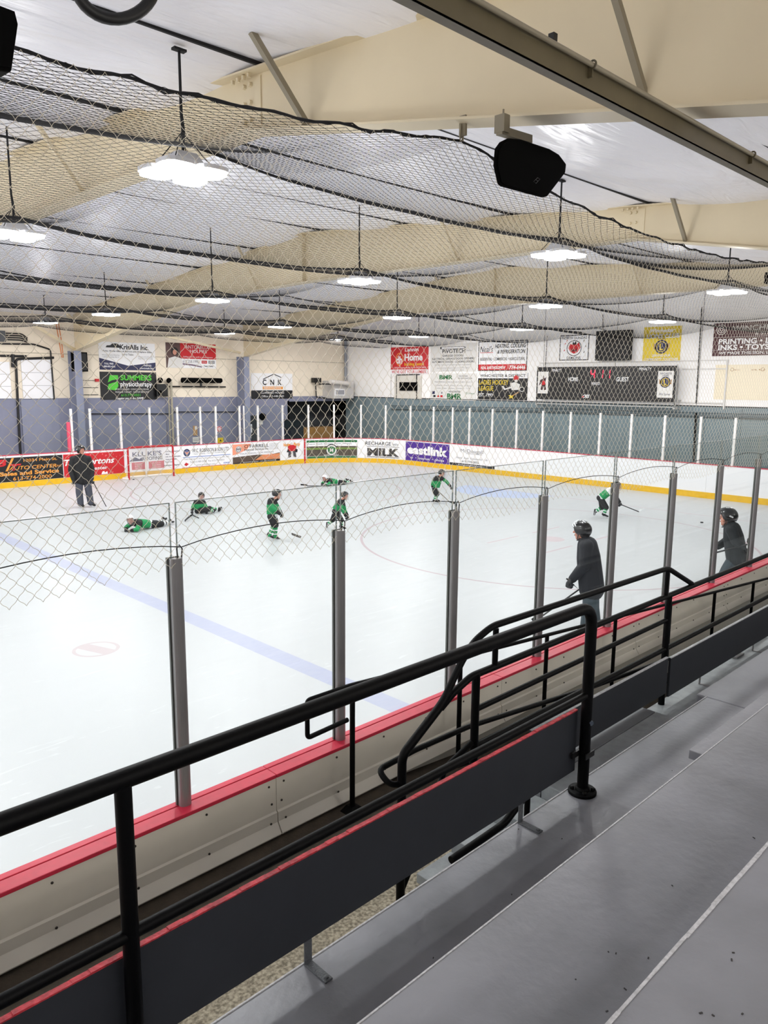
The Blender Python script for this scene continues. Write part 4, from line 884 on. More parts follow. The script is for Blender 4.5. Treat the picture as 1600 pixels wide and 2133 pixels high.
S.poly([(0,.45),(0,1),(.38,1),(.30,.72),(.10,.5)],peach,'band'); S.disc(.12,.74,.14,white,'emblem',1); S.disc(.12,.74,.12,inkk,'emblem',2,.10); S.fbox(.07,.70,.17,.80,grey,'emblem',2); S.text("O'FARRELL",.50,.87,.17,.52,inkk,.0,lay=2); S.text('Financial Services Inc.',.50,.70,.12,.52,inkk,.0,lay=2)
for k,tx in enumerate(('MORRISBURG','CHESTERVILLE','KEMPTVILLE','WINCHESTER')): S.text(tx,.87,.92-.085*k,.045,.2,grey)
S.text('YOUR VISION, OUR MISSION',.5,.50,.08,.72,grey); S.poly([(0,0),(1,0),(1,.44),(.78,.36),(.5,.40),(0,.34)],mat('dusk_brown','#54453a',.6),'picture'); S.poly([(.45,.10),(1,.10),(1,.40),(.78,.36),(.62,.38)],mat('dusk_orange','#d88a5a',.6),'picture',1); S.poly([(0,0),(1,0),(1,.10),(.5,.12),(0,.03)],inkk,'picture',2); S.text('INSURANCE • RRSP • GIC • MORTGAGES',.55,.05,.04,.7,white,lay=3)
for k in range(7):
    an=-.1+k*.5; S.poly([(.80,.20),(.80+.17*math.cos(an),.20+.22*math.sin(an)),(.80+.17*math.cos(an+.1),.20+.22*math.sin(an+.1))],peach,'sun_ray',2)
S=board_ad('white advert with a red-shirted goalie drawing and yellow words on the far boards',26.6,27.82,white)
S.text('Hockey',.30,.83,.16,.34,yelo,.05); S.text('Party',.73,.83,.16,.28,yelo,.05); S.disc(.5,.84,.07,off,'figure',2); S.disc(.5,.84,.075,grey,'figure',1); S.poly([(.32,.72),(.42,.80),(.58,.80),(.70,.72),(.70,.55),(.62,.46),(.40,.46),(.33,.56)],red,'figure',2); S.text('9',.5,.64,.14,.08,white,.03,lay=3)
S.poly([(.27,.42),(.33,.60),(.44,.58),(.40,.40)],inkk,'figure',2); S.poly([(.62,.40),(.66,.58),(.76,.54),(.74,.38)],inkk,'figure',2); S.poly([(.36,.46),(.47,.46),(.46,.14),(.33,.12)],mat('pad_grey','#4c4a4e',.6),'figure',2); S.poly([(.55,.46),(.66,.46),(.70,.12),(.58,.14)],mat('pad_grey','#4c4a4e',.6),'figure',2)
b=MB(); strip(b,27.86,27.93,.018,.022,.0,HB); tag(b.build('goal_line_mark',red),'red vertical line strip on the far boards right of the goalie advert','strip')
S=board_ad('green framed farmland advert with rows of crops and a round badge on the far boards',28.0,30.38,dgreen)
S.fbox(0,.10,1,.88,off,'band'); S.fbox(0,.68,1,.88,white,'band',1); S.text('Prescott Russell, Stormont, Dundas, Glengarry',.46,.80,.06,.88,navy,.01,lay=2); S.fbox(0,.12,1,.66,mat('field_brown','#5d5448',.7,noise=.4,nscale=9),'picture',1); S.fbox(0,.48,1,.58,mat('field_green','#7f9a4a',.7,noise=.3,nscale=7),'picture',2); S.disc(.5,.44,.28,inkk,'emblem',2,.24); S.disc(.5,.44,.24,off,'emblem',2,.17); S.disc(.5,.44,.17,dgreen,'emblem',3); S.text('M',.5,.44,.2,.07,off,.02,lay=4); S.text('ESTATE CORP.',.5,.16,.07,.3,off,.01,lay=3)
S=board_ad('white milk advert with tall thin letters over big blocky black letters',30.55,32.76,white)
S.text('RECHARGE',.38,.84,.20,.56,inkk,.005); S.text('WITH',.77,.80,.12,.13,inkk); S.fbox(.13,.655,.86,.675,inkk,'rule'); S.text('MILK',.5,.36,.40,.72,mat('milk_black','#1b1a1b',.6,noise=1,nscale=9,col2='#55504c'),.05); S.fbox(.13,.06,.86,.09,inkk,'rule')
S=board_ad('purple internet company advert with big white lower-case letters',32.8,35.36,purple,.21,1.05)
S.text('eastlink',.5,.60,.42,.93,white,.05); S.text('tv  •  internet  •  phone',.5,.17,.12,.78,white,.01)
S=board_ad('white law office advert with thin grey letters above a dark strip',35.4,37.8,white)
S.fbox(0,0,1,.13,mat('strip_dark','#24262e',.5),'band'); S.text('McDougall',.5,.80,.17,.50,grey,.0); S.text('INSURANCE & FINANCIAL',.55,.66,.05,.36,grey); S.text('Home  Auto  Commercial  Life',.5,.42,.09,.70,grey,0,.3); S.text('613-774-2832',.47,.25,.10,.38,inkk); S.text('www.mcdougallinsurance.com',.5,.065,.06,.62,white,.01)

# ================================================================== far wall fittings
blk=spk
def wallbox(name,label,cat,p0,p1,Y,dep,m,front=None):
    a=ony(*p0,Y-dep); c=ony(*p1,Y-dep); t=thing(name,label,cat,((a.x+c.x)/2,Y,c.z)); b=MB(); b.box((a.x,Y-dep,c.z),(c.x,Y,a.z)); b.build('casing',m,t,bevel=.01)
    if front: b=MB(); b.box((a.x+.04,Y-dep-.01,c.z+.04),(c.x-.04,Y-dep,a.z-.04)); b.build(front[0],front[1],t)
    return t
wallbox('wall_speaker','black loudspeaker fixed beside the blue column on the far wall','speaker',(154,733),(184,774),YF,.35,blk,('grille',bsteel))
doorw=mat('white_door','#e9e9ec',.5)
S=far_sign('door_1','x','x',(42,748),(112,830),doorw,thick=.05); S.root['kind']='structure'; del S.root['label']; del S.root['category']; S.root.name='door_1'
for v in (.33,.66): S.fbox(0,v,1,v+.008,grey,'panel_joint')
S=far_sign('door_2','x','x',(-70,752),(24,830),doorw,thick=.05); S.root['kind']='structure'; del S.root['label']; del S.root['category']
for v in (.33,.66): S.fbox(0,v,1,v+.008,grey,'panel_joint')
lb=mat('door_blue','#868a9e',.6)
S=far_sign('door_3','x','x',(42,832),(128,960),lb,thick=.05); S.root['kind']='structure'; del S.root['label']; del S.root['category']
for v in (.3,.66): S.fbox(0,v,1,v+.006,grey,'panel_joint')
# overhead door track
t=thing('door_track','black overhead door track bent down the far wall at the left','track',ony(36,900,YF-.1)); 
def fp(x,y,dd=.08): return ony(x,y,YF-dd)
b=MB(); b.tube(path_round([fp(112,745),fp(33,748),fp(38,860),fp(43,950)],.12),.045,8); b.build('rail',bsteel,t)
b=MB(); b.tube([fp(0,741),fp(55,742)],.04,8); b.tube([fp(27,738),fp(27,765)],.06,8); b.build('spring_shaft',bsteel,t)
b=MB(); b.tube(path_round([fp(0,716),fp(70,717),fp(105,728),fp(113,832)],.1),.03,8); tag(b.build('wall_conduit',bsteel),'black conduit curving over the white overhead door','pipe')
t=thing('wall_louvre','dark curved vent bars above the white overhead door','vent',fp(35,706))
for k in range(4): b=MB(); b.tube(path_round([fp(12,694+k*4.5),fp(45,695+k*4.5),fp(57,704+k*3)],.1),.022,6); b.build('bar',bsteel,t)
b=MB(); a=fp(-10,688); c=fp(12,712); b.box((a.x,YF-.1,c.z),(c.x,YF,a.z)); b.build('vent_box',mat('vent_grey','#55575a',.6),t)
t=thing('copper_pipe','thin orange copper pipes running up the far wall beside the column','pipe',fp(124,700))
for d in (0,5): b=MB(); b.tube([fp(117+d,675,.35),fp(123+d,710,.35),fp(129+d*.6,745,.35)],.018,6); b.build('tube',mat('copper','#c9743c',.4,metal=.4),t)
for i,(pa,pb) in enumerate((((70,678),(158,730)),((140,655),(196,708)),((345,700),(500,735)))):
    b=MB(); b.beam(ony(*pa,YF-1.6),ony(*pb,YF-.4),.09,.09); tag(b.build('knee_brace',beige),['beige diagonal brace at the far left under the roof','beige diagonal brace meeting the first far column','beige diagonal brace near the second far column'][i],'brace')
# radiant heater, pipes, lift track in the middle of the far wall
t=thing('tube_heater','black tube heater mounted on the far wall under the real estate banner','heater',fp(420,795)); b=MB(); b.tube([fp(379,792,.3),fp(461,793,.3)],.11,10); b.build('tube',blk,t); b=MB(); b.tube([fp(418,792,.3),fp(419,806,.3)],.05,8); b.tube([fp(350,805,.1),fp(470,806,.1)],.03,6); b.build('bracket',bsteel,t)
b=MB(); q0=fp(356,790,.2); q1=fp(350,792,.2); b.tube([q0,(q0.x,q0.y,.05)],.05,8); b.tube([(q1.x,q1.y,.05),q1],.03,8); tag(b.build('standpipe',mat('pipe_beige','#a39c8a',.5)),'vertical beige standpipe on the far wall right of the physiotherapy banner','pipe')
t=thing('pipe_valve','cluster of dark wheels and valves beside the physiotherapy banner','valve',fp(340,800))
for (x,y,r) in ((334,792,.12),(352,793,.12),(334,818,.10)): b=MB(); p=fp(x,y,.2); b.ball(p,(r,.08,r),10,6); b.build('wheel',blk,t)
b=MB(); b.box(fp(326,800,.2),fp(348,826,.1)); b.build('body',bsteel,t)
for k,z in enumerate((792,807,822)): 
    b=MB(); b.box(fp(165,z,.03),fp(204,z+1,.0)); tag(b.build('wall_rail',bsteel),f'thin dark rail on the cream wall left of the physiotherapy banner, {["top","middle","lowest"][k]} of three','rail')
b=MB(); b.box(fp(199,789,.08),fp(205,795,.0)); tag(b.build('alarm_box',red),'small red alarm box left of the physiotherapy banner','alarm')
b=MB(); b.tube([fp(186,862,.06),fp(360,862,.06)],.02,6); b.tube([fp(360,858,.06),fp(490,858,.06)],.02,6); tag(b.build('wall_pipe',bsteel),'thin dark pipe along the blue lower far wall','pipe')
S=far_sign('door_4','x','x',(508,866),(536,935),mat('door_dark','#2a2f35',.6),thick=.04); S.root['kind']='structure'; del S.root['label']; del S.root['category']
S=far_sign('notice_sign','white compressor room sign on the dark far door','sign',(508,884),(525,901),white,Y=YF-.05); S.text('COMPRESSOR',.5,.7,.2,.86,inkk,.01); S.text('ROOM',.5,.35,.2,.44,inkk,.01)
S=far_sign('notice_sign','small white notice under the compressor room sign','sign',(511,901),(523,913),off,Y=YF-.05); S.text('NO',.5,.7,.14,.3,inkk); S.poly([(.3,.2),(.5,.45),(.7,.2)],inkk)
S=far_sign('window_1','x','x',(592,876),(632,915),mat('dark_pane','#1d2227',.2),thick=.03); S.root['kind']='structure'; del S.root['label']; del S.root['category']; S.box(-.05,-.06,S.W+.05,0,off,'sill'); S.box(-.05,S.H,S.W+.05,S.H+.05,inkk,'head')
t=thing('wall_bell','dark round horn unit on the far wall right of the compressor room door','horn',fp(546,868,.2)); b=MB(); b.ball(fp(547,868,.25),.17,10,8); b.build('horn',blk,t); b=MB(); b.box(fp(541,872,.2),fp(545,884,.1)); b.build('bracket',off,t)
S=far_sign('notice_sign','small red and white round notice on the blue far wall','sign',(452,888),(461,899),mat('pale_pink','#e8c9cc',.6)); S.disc(.5,.5,.12,red,'ring',0,.09)
S=far_sign('notice_sign','small yellow notice low on the blue far wall','sign',(453,912),(465,922),yel); S.poly([(.3,.3),(.5,.7),(.7,.3)],inkk)
S=far_sign('notice_sign','small white lined notice low on the blue far wall','sign',(401,911),(414,921),off); S.fbox(.1,.3,.9,.4,grey); S.fbox(.1,.6,.9,.7,grey)
S=far_sign('notice_sign','tan poster on the blue far wall above the lined notice','sign',(402,887),(411,907),tan); S.fbox(.4,.6,.9,.95,off)
# heater unit with duct in the corner
t=thing('heater_unit','grey heater cabinet with a fat white duct on the ledge in the far corner','heater',ony(715,829,YF-.6))
b=MB(); a=ony(696,793,YF-.9); c=ony(737,830,YF-.9); b.box((a.x,YF-.9,c.z),(c.x,YF,a.z)); b.build('cabinet',mat('unit_grey','#c6c3c0',.45),t,bevel=.02)
b=MB(); a=ony(697,810,YF-.9); c=ony(718,824,YF-.9); b.box((a.x,YF-.93,c.z),(c.x,YF-.9,a.z)); b.build('grille_frame',white,t); b=MB(); b.box((a.x+.06,YF-.94,c.z+.06),(c.x-.06,YF-.93,a.z-.06)); b.build('grille',mat('grille_mid','#9a9aa0',.5),t)
b=MB(); b.tube(path_round([ony(688,795,YF-1.1),ony(724,799,YF-1.1),ony(727,804,YF-.9)],.1),.11,12); b.build('duct',mat('duct_white','#d8d2cc',.4,bump=.6,bscale=30),t)
b=MB(); b.tube(path_round([ony(657,792,YF-.2),ony(659,828,YF-.2),ony(700,830,YF-.4)],.1),.03,6); b.box(ony(654,787,YF-.3),ony(664,797,YF-.1)); b.tube([ony(664,800,YF-.2),ony(690,800,YF-.8)],.03,6); b.build('gas_pipe',bsteel,t)
b=MB(); b.tube([Vector((XR-.12,YF-.12,2.9)),Vector((XR-.12,YF-.12,5.9))],.07,10); tag(b.build('downpipe',mat('downpipe_grey','#8d929b',.4)),'grey downpipe running up the far corner of the hall','pipe')
t=thing('wall_vent','white brick surround with a black louvre below the red building centre sign','vent',onx(848,830,XR))
a=onx(822,783,XR-.05); c=onx(877,831,XR-.05); b=MB(); b.box((XR-.05,a.y,c.z),(XR,c.y,a.z)); b.build('surround',mat('vent_surround','#d5d0c6',.7),t)
a=onx(832,796,XR-.1); c=onx(868,814,XR-.1); b=MB(); b.box((XR-.1,a.y,c.z),(XR-.05,c.y,a.z)); b.build('louvre',blk,t)
for py in (781,): b=MB(); b.tube([onx(826,py,XR-.06),onx(874,py-1,XR-.06)],.02,6); b.tube([onx(868,py,XR-.06),onx(868,831,XR-.06)],.025,6); b.tube([onx(826,py,XR-.06),onx(826,831,XR-.06)],.015,6); b.build('conduit',bsteel,t)
b=MB(); b.tube([onx(815,852,XR-.05),onx(1100,857,XR-.05),onx(1600,872,XR-.05)],.03,6); b.tube([onx(815,845,XR-.1),onx(1100,850,XR-.1),onx(1600,864,XR-.1)],.02,6); tag(b.build('wall_pipe',mat('pipe_grey','#4f5c61',.5)),'long grey pipes along the top of the teal lower end wall','pipe')
b=MB(); b.box((17.1,YF+.2,0),(19.9,YF+.75,1.42)); tag(b.build('player_bench',mat('bench_wood','#a5793f',.5,noise=.2,nscale=4)),'tan wooden bench wall in the dark alcove at the far corner','bench')
b=MB(); b.tube([onx(1450,860,XR-.1),onx(1445,960,XR-.1)],.035,6); tag(b.build('downpipe',blk),'thin black vertical pipe on the teal end wall at the right','pipe')
for (pa,pb,r,lab) in (((1140,700),(1136,765),.012,'thin dark cable on the white end wall left of the team sign'),((1462,640),(1450,840),.018,'dark vertical cable on the white end wall left of the maroon sign'),((1256,655),(1256,690),.012,'short dark cable above the black fan cabinet')):
    b=MB(); b.tube([onx(*pa,XR-.06),onx(*pb,XR-.06)],r,5); tag(b.build('wall_cable',bsteel),lab,'cable')
# ================================================================== goal
t=thing('hockey_goal','red framed ice hockey goal with white net against the far boards','goal',(8.12,21.0,0))
gr=mat('goal_red','#b3101c',.4); gx0,gx1,gy=7.2,9.04,21.0; gz=1.2
b=MB(); b.tube(path_round([(gx0,gy,0),(gx0,gy,gz),(gx1,gy,gz),(gx1,gy,0)],.1),.035,12); b.build('front_frame',gr,t)
b=MB(); b.tube(path_round([(gx0,gy,.03),(gx0-.18,gy+.2,.03),(gx0+.1,gy+.46,.03),(gx1-.1,gy+.46,.03),(gx1+.18,gy+.2,.03),(gx1,gy,.03)],.15),.05,8); b.build('base_frame',mat('goal_white','#ddd8cf',.6),t)
b=MB(); b.tube(path_round([(gx0+.05,gy,gz),(gx0+.25,gy+.32,gz-.02),(gx1-.25,gy+.32,gz-.02),(gx1-.05,gy,gz)],.1),.018,8); b.tube([((gx0+gx1)/2,gy+.36,gz),((gx0+gx1)/2,gy+.44,.05)],.03,8); b.build('back_frame',mat('goal_white','#ddd8cf',.6),t)
def Pg(a,b_):
    u=a/92; f=b_/32; x=gx0+(gx1-gx0)*u; side=np.minimum(1,np.minimum(u,1-u)*9)
    y=gy+.02+(.30+.14*(1-f))*side; z=f*(gz-.02)+.02; return np.stack([x+(u-.5)*.25*(1-side)*(1-f),y,z],axis=1)
net_mesh('netting',Pg,92,32,.0022,white,t,1,False,.1)
b=MB(); b.lathe([(.038,0),(.038,.025),(0,.025)],(7.35,20.95,0),14); tag(b.build('hockey_puck',inkk),'black puck lying at the left goal post','puck')
b=MB(); p=onz(1462,1089,0); b.lathe([(.038,0),(.038,.025),(0,.025)],(p.x,p.y,0),14); tag(b.build('hockey_puck',inkk),'black puck on open ice left of the right-hand helmeted man','puck')
# ================================================================== people
def capsule(mb, p0, p1, r0, r1, n=12):
    p0,p1=Vector(p0),Vector(p1); d=p1-p0; L=d.length
    if L<1e-5: mb.ball(p0,max(r0,r1),n,8); return
    t=d/L; a=t.orthogonal().normalized(); b=t.cross(a); prof=[]
    for k in range(5): an=PI/2*k/4; prof.append((r0*math.sin(an),-r0*math.cos(an)))
    for k in range(5): an=PI/2*k/4; prof.append((r1*math.cos(an),L+r1*math.sin(an)))
    vs=[]
    for (r,z) in prof:
        r=max(r,1e-4)
        for j in range(n): an=2*PI*j/n; vs.append(p0+t*z+(a*math.cos(an)+b*math.sin(an))*r)
    m=len(prof); fs=[(i*n+j,i*n+(j+1)%n,(i+1)*n+(j+1)%n,(i+1)*n+j) for i in range(m-1) for j in range(n)]+[tuple(range(n))[::-1],tuple(range((m-1)*n,m*n))]
    mb.add(vs,fs)
def blob(name,caps,mats,parent,vox=.012,sm=3):
    """one continuous skin grown over tapered limbs; caps = (p0,p1,r0,r1,material index)"""
    if not isinstance(mats,(list,tuple)): mats=[mats]
    mb=MB()
    for c in caps: capsule(mb,*c[:4])
    me=bpy.data.meshes.new('tmp'); me.from_pydata(mb.V,[],mb.F); o=bpy.data.objects.new('tmp',me); COL.objects.link(o)
    r=o.modifiers.new('r','REMESH'); r.mode='VOXEL'; r.voxel_size=vox; r.use_smooth_shade=True
    s=o.modifiers.new('s','SMOOTH'); s.iterations=sm; s.factor=.5
    dg=bpy.context.evaluated_depsgraph_get(); m2=bpy.data.meshes.new_from_object(o.evaluated_get(dg)); bpy.data.objects.remove(o); bpy.data.meshes.remove(me)
    m2.name=name; m2.materials.clear()
    for m in mats: m2.materials.append(m)
    nv=len(m2.vertices); co=np.empty(nv*3); m2.vertices.foreach_get('co',co); co=co.reshape(-1,3)
    if len(mats)>1:
        nf=len(m2.polygons); ce=np.empty(nf*3); m2.polygons.foreach_get('center',ce); ce=ce.reshape(-1,3); best=np.full(nf,1e9); mi=np.zeros(nf,dtype=np.int32)
        for c in caps:
            a=np.array(c[0]); d=np.array(c[1])-a; L2=max(d@d,1e-9); t=np.clip(((ce-a)@d)/L2,0,1); ds=np.linalg.norm(ce-a-t[:,None]*d,axis=1)-(c[2]+(c[3]-c[2])*t)
            k=ds<best; best[k]=ds[k]; mi[k]=c[4] if len(c)>4 else 0
        m2.polygons.foreach_set('material_index',mi)
    org=np.array(ORG[parent.name]); m2.vertices.foreach_set('co',(co-org).ravel()); m2.polygons.foreach_set('use_smooth',np.ones(len(m2.polygons),dtype=bool)); m2.update()
    ob=bpy.data.objects.new(name,m2); COL.objects.link(ob); ob.parent=parent; ORG[ob.name]=ORG[parent.name]; return ob
def V3(*a): return Vector(a)
class Plane:                                    # upright plane through a person's feet, facing the stands
    def __init__(s,px,py,z=0,at=None):
        s.F=at or onz(px,py,z); d=Vector((s.F.x-CAM.x,s.F.y-CAM.y,0)); s.n=d.normalized(); s.r=Vector((s.n.y,-s.n.x,0))
    def __call__(s,px,py,dd=0):
        r=ray(px,py); q=s.F+s.n*dd; return CAM+r*(((q-CAM).dot(s.n))/r.dot(s.n))
hel_black=mat('helmet_black','#0c0c0e',.28,coat=.3); hel_white=mat('helmet_white','#e4e4e6',.3); cage_m=mat('cage_steel','#a9adb2',.3,metal=.7)
jgreen=mat('jersey_green','#0f8a4c',.7); jblack=mat('jersey_black','#0f1013',.75); jwhite=mat('jersey_white','#e2e4e6',.7); pants_b=mat('pants_black','#121317',.7); sk_black=mat('skate_black','#101013',.35); glove_m=mat('glove_black','#141519',.5); glove_w=mat('glove_white','#d9d9da',.5)
under=mat('under_layer','#1d1f24',.8); hair_m=mat('hair','#1c1410',.7)
def helmet(parent,c,f,up,s,m,vents=None,logo=False,cage=False):
    f=f.normalized(); up=(up-f*up.dot(f)).normalized(); sd=f.cross(up)
    R=(.128*s,.102*s,.118*s); N=28; K=9
    def pt(th,ph,g=1.0): return c+up*.028*s+(f*math.cos(ph)*R[0]*math.sin(th)+sd*math.sin(ph)*R[1]*math.sin(th)+up*math.cos(th)*R[2])*g
    def thm(ph):
        a=abs((ph+PI)%(2*PI)-PI)             # 0 front, pi back
        if a<.85: return 1.28
        if a<1.25: return 1.28+.74*(a-.85)/.4
        return 2.02+.08*(a-1.25)/1.9
    b=MB(); vs=[]
    for g in (1.09,.97):
        for k in range(K+1):
            for j in range(N): ph=2*PI*j/N; th=max(.001,thm(ph)*k/K); rid=1+.025*math.cos(ph*6)*math.sin(th) if g>1 else 1; vs.append(pt(th,ph,g*rid))
    fs=[]
    for L in (0,1):
        o=L*(K+1)*N
        for k in range(K):
            for j in range(N): fs.append((o+k*N+j,o+k*N+(j+1)%N,o+(k+1)*N+(j+1)%N,o+(k+1)*N+j) if L==0 else (o+k*N+j,o+(k+1)*N+j,o+(k+1)*N+(j+1)%N,o+k*N+(j+1)%N))
    o=(K+1)*N
    for j in range(N): fs.append((K*N+j,K*N+(j+1)%N,o+K*N+(j+1)%N,o+K*N+j))
    b.add(vs,fs,0,True); h=b.build('helmet',m,parent)
    if vents:
        for (th0,ph0,th1,ph1,w) in vents:
            for sg in (-1,1):
                b=MB(); pts=[pt(th0+(th1-th0)*q/6,sg*(ph0+(ph1-ph0)*q/6),1.115) for q in range(7)]; b.tube(pts,[w*s*x for x in (.3,.8,1,1,1,.8,.3)],6); b.build('helmet_vent',jwhite,h)
    if logo:
        for sg in (-1,1):
            b=MB(); b.tube([pt(1.45,sg*1.7,1.11),pt(1.6,sg*2.05,1.11)],.011*s,6); b.build('helmet_logo',jwhite,h)
    # chin strap
    b=MB(); b.tube([pt(2.1,1.4,1.0),c+f*.045*s-up*.125*s+sd*.05*s,c+f*.06*s-up*.135*s,c+f*.045*s-up*.125*s-sd*.05*s,pt(2.1,-1.4,1.0)],.006*s,5); b.build('chin_strap',hel_black,h)
    if cage:
        b=MB()
        for q in range(5):
            z=(.04-.04*q)*s; w=1.15-.08*q; b.tube([c+up*z+(f*math.cos(a)*.15+sd*math.sin(a)*.11)*s*(1-.03*q) for a in [-w+2*w*k/8 for k in range(9)]],.0028*s,4)
        for a in (-.9,-.45,0,.45,.9): b.tube([c+up*(.05-.045*q)*s+(f*math.cos(a)*.15+sd*math.sin(a)*.11)*s*(1-.03*q) for q in range(5)],.0028*s,4)
        b.build('face_cage',cage_m,h)
    return h
def head_caps(c,f,up,s,mi=0):
    f=f.normalized(); up=(up-f*up.dot(f)).normalized(); sd=f.cross(up); P=lambda x,y,z: c+f*x*s+sd*y*s+up*z*s
    return [(P(-.02,0,.03),P(.02,0,.03),.085*s,.082*s,mi),(P(.02,0,.0),P(.035,0,-.06),.07*s,.052*s,mi),(P(.045,0,-.085),P(.055,0,-.095),.034*s,.03*s,mi),
            (P(.085,0,.02),P(.112,0,-.022),.010*s,.016*s,mi),(P(.07,-.03,.035),P(.07,.03,.035),.022*s,.022*s,mi),(P(.085,-.018,-.06),P(.085,.018,-.06),.010*s,.010*s,mi),
            (P(-.01,.082,0),P(-.018,.088,.025),.014*s,.018*s,mi),(P(-.01,-.082,0),P(-.018,-.088,.025),.014*s,.018*s,mi),(P(.05,.035,-.02),P(.05,.045,-.03),.035*s,.03*s,mi),(P(.05,-.035,-.02),P(.05,-.045,-.03),.035*s,.03*s,mi)]
def hand_caps(w,e,s,curl,side,mi=0,fat=1.0):
    """palm, four unequal bent fingers and a thumb from the side of the palm; w wrist, e elbow"""
    d=(w-e).normalized(); sd=d.cross(curl).normalized(); curl=(curl-d*curl.dot(d)).normalized(); P=lambda a,b_,c_: w+d*a*s+sd*b_*s*side+curl*c_*s
    caps=[(P(.02,-.022,0),P(.075,-.026,.005),.019*s*fat,.018*s*fat,mi),(P(.02,.018,0),P(.075,.022,.005),.019*s*fat,.018*s*fat,mi),(P(.02,0,0),P(.075,0,.005),.02*s*fat,.019*s*fat,mi)]
    for k,(y,L) in enumerate(((-.033,.8),(-.011,.95),(.011,1.0),(.032,.9))):
        a=P(.08,y,.006); b_=P(.08+.032*L,y,.03); c_=P(.085+.018*L,y,.058); e_=P(.065,y,.068)
        caps += [(a,b_,.0115*s*fat,.0105*s*fat,mi),(b_,c_,.0105*s*fat,.0095*s*fat,mi),(c_,e_,.0095*s*fat,.0085*s*fat,mi)]
    caps += [(P(.02,.03,.008),P(.05,.052,.03),.014*s*fat,.0125*s*fat,mi),(P(.05,.052,.03),P(.07,.035,.056),.0125*s*fat,.010*s*fat,mi)]
    return caps
def skate(parent,an,toe,s,m=None):
    an,toe=Vector(an),Vector(toe); d=(toe-an); fl=d.copy(); fl.normalize()
    heel=an-fl*.05*s; b_=blob('skate',[(an+V3(0,0,.07*s),an,.055*s,.05*s,0),(heel,toe,.045*s,.036*s,0),(an+fl*.02*s,toe,.045*s,.038*s,0)],[m or sk_black],parent,.010,2)
    up=V3(0,0,1) if abs(fl.z)<.8 else V3(fl.y,-fl.x,0); up=(up-fl*up.dot(fl)).normalized()
    b=MB(); a0=heel-up*.055*s; a1=toe-up*.055*s; b.beam(a0+fl*.0,a1+fl*.03*s,.02*s,.035*s,up); b.build('blade_holder',glove_w,b_)
    b=MB(); b.beam(a0-up*.024*s-fl*.01*s,a1-up*.024*s+fl*.05*s,.004,.022*s,up); b.build('skate_blade',blade_m,b_); return b_
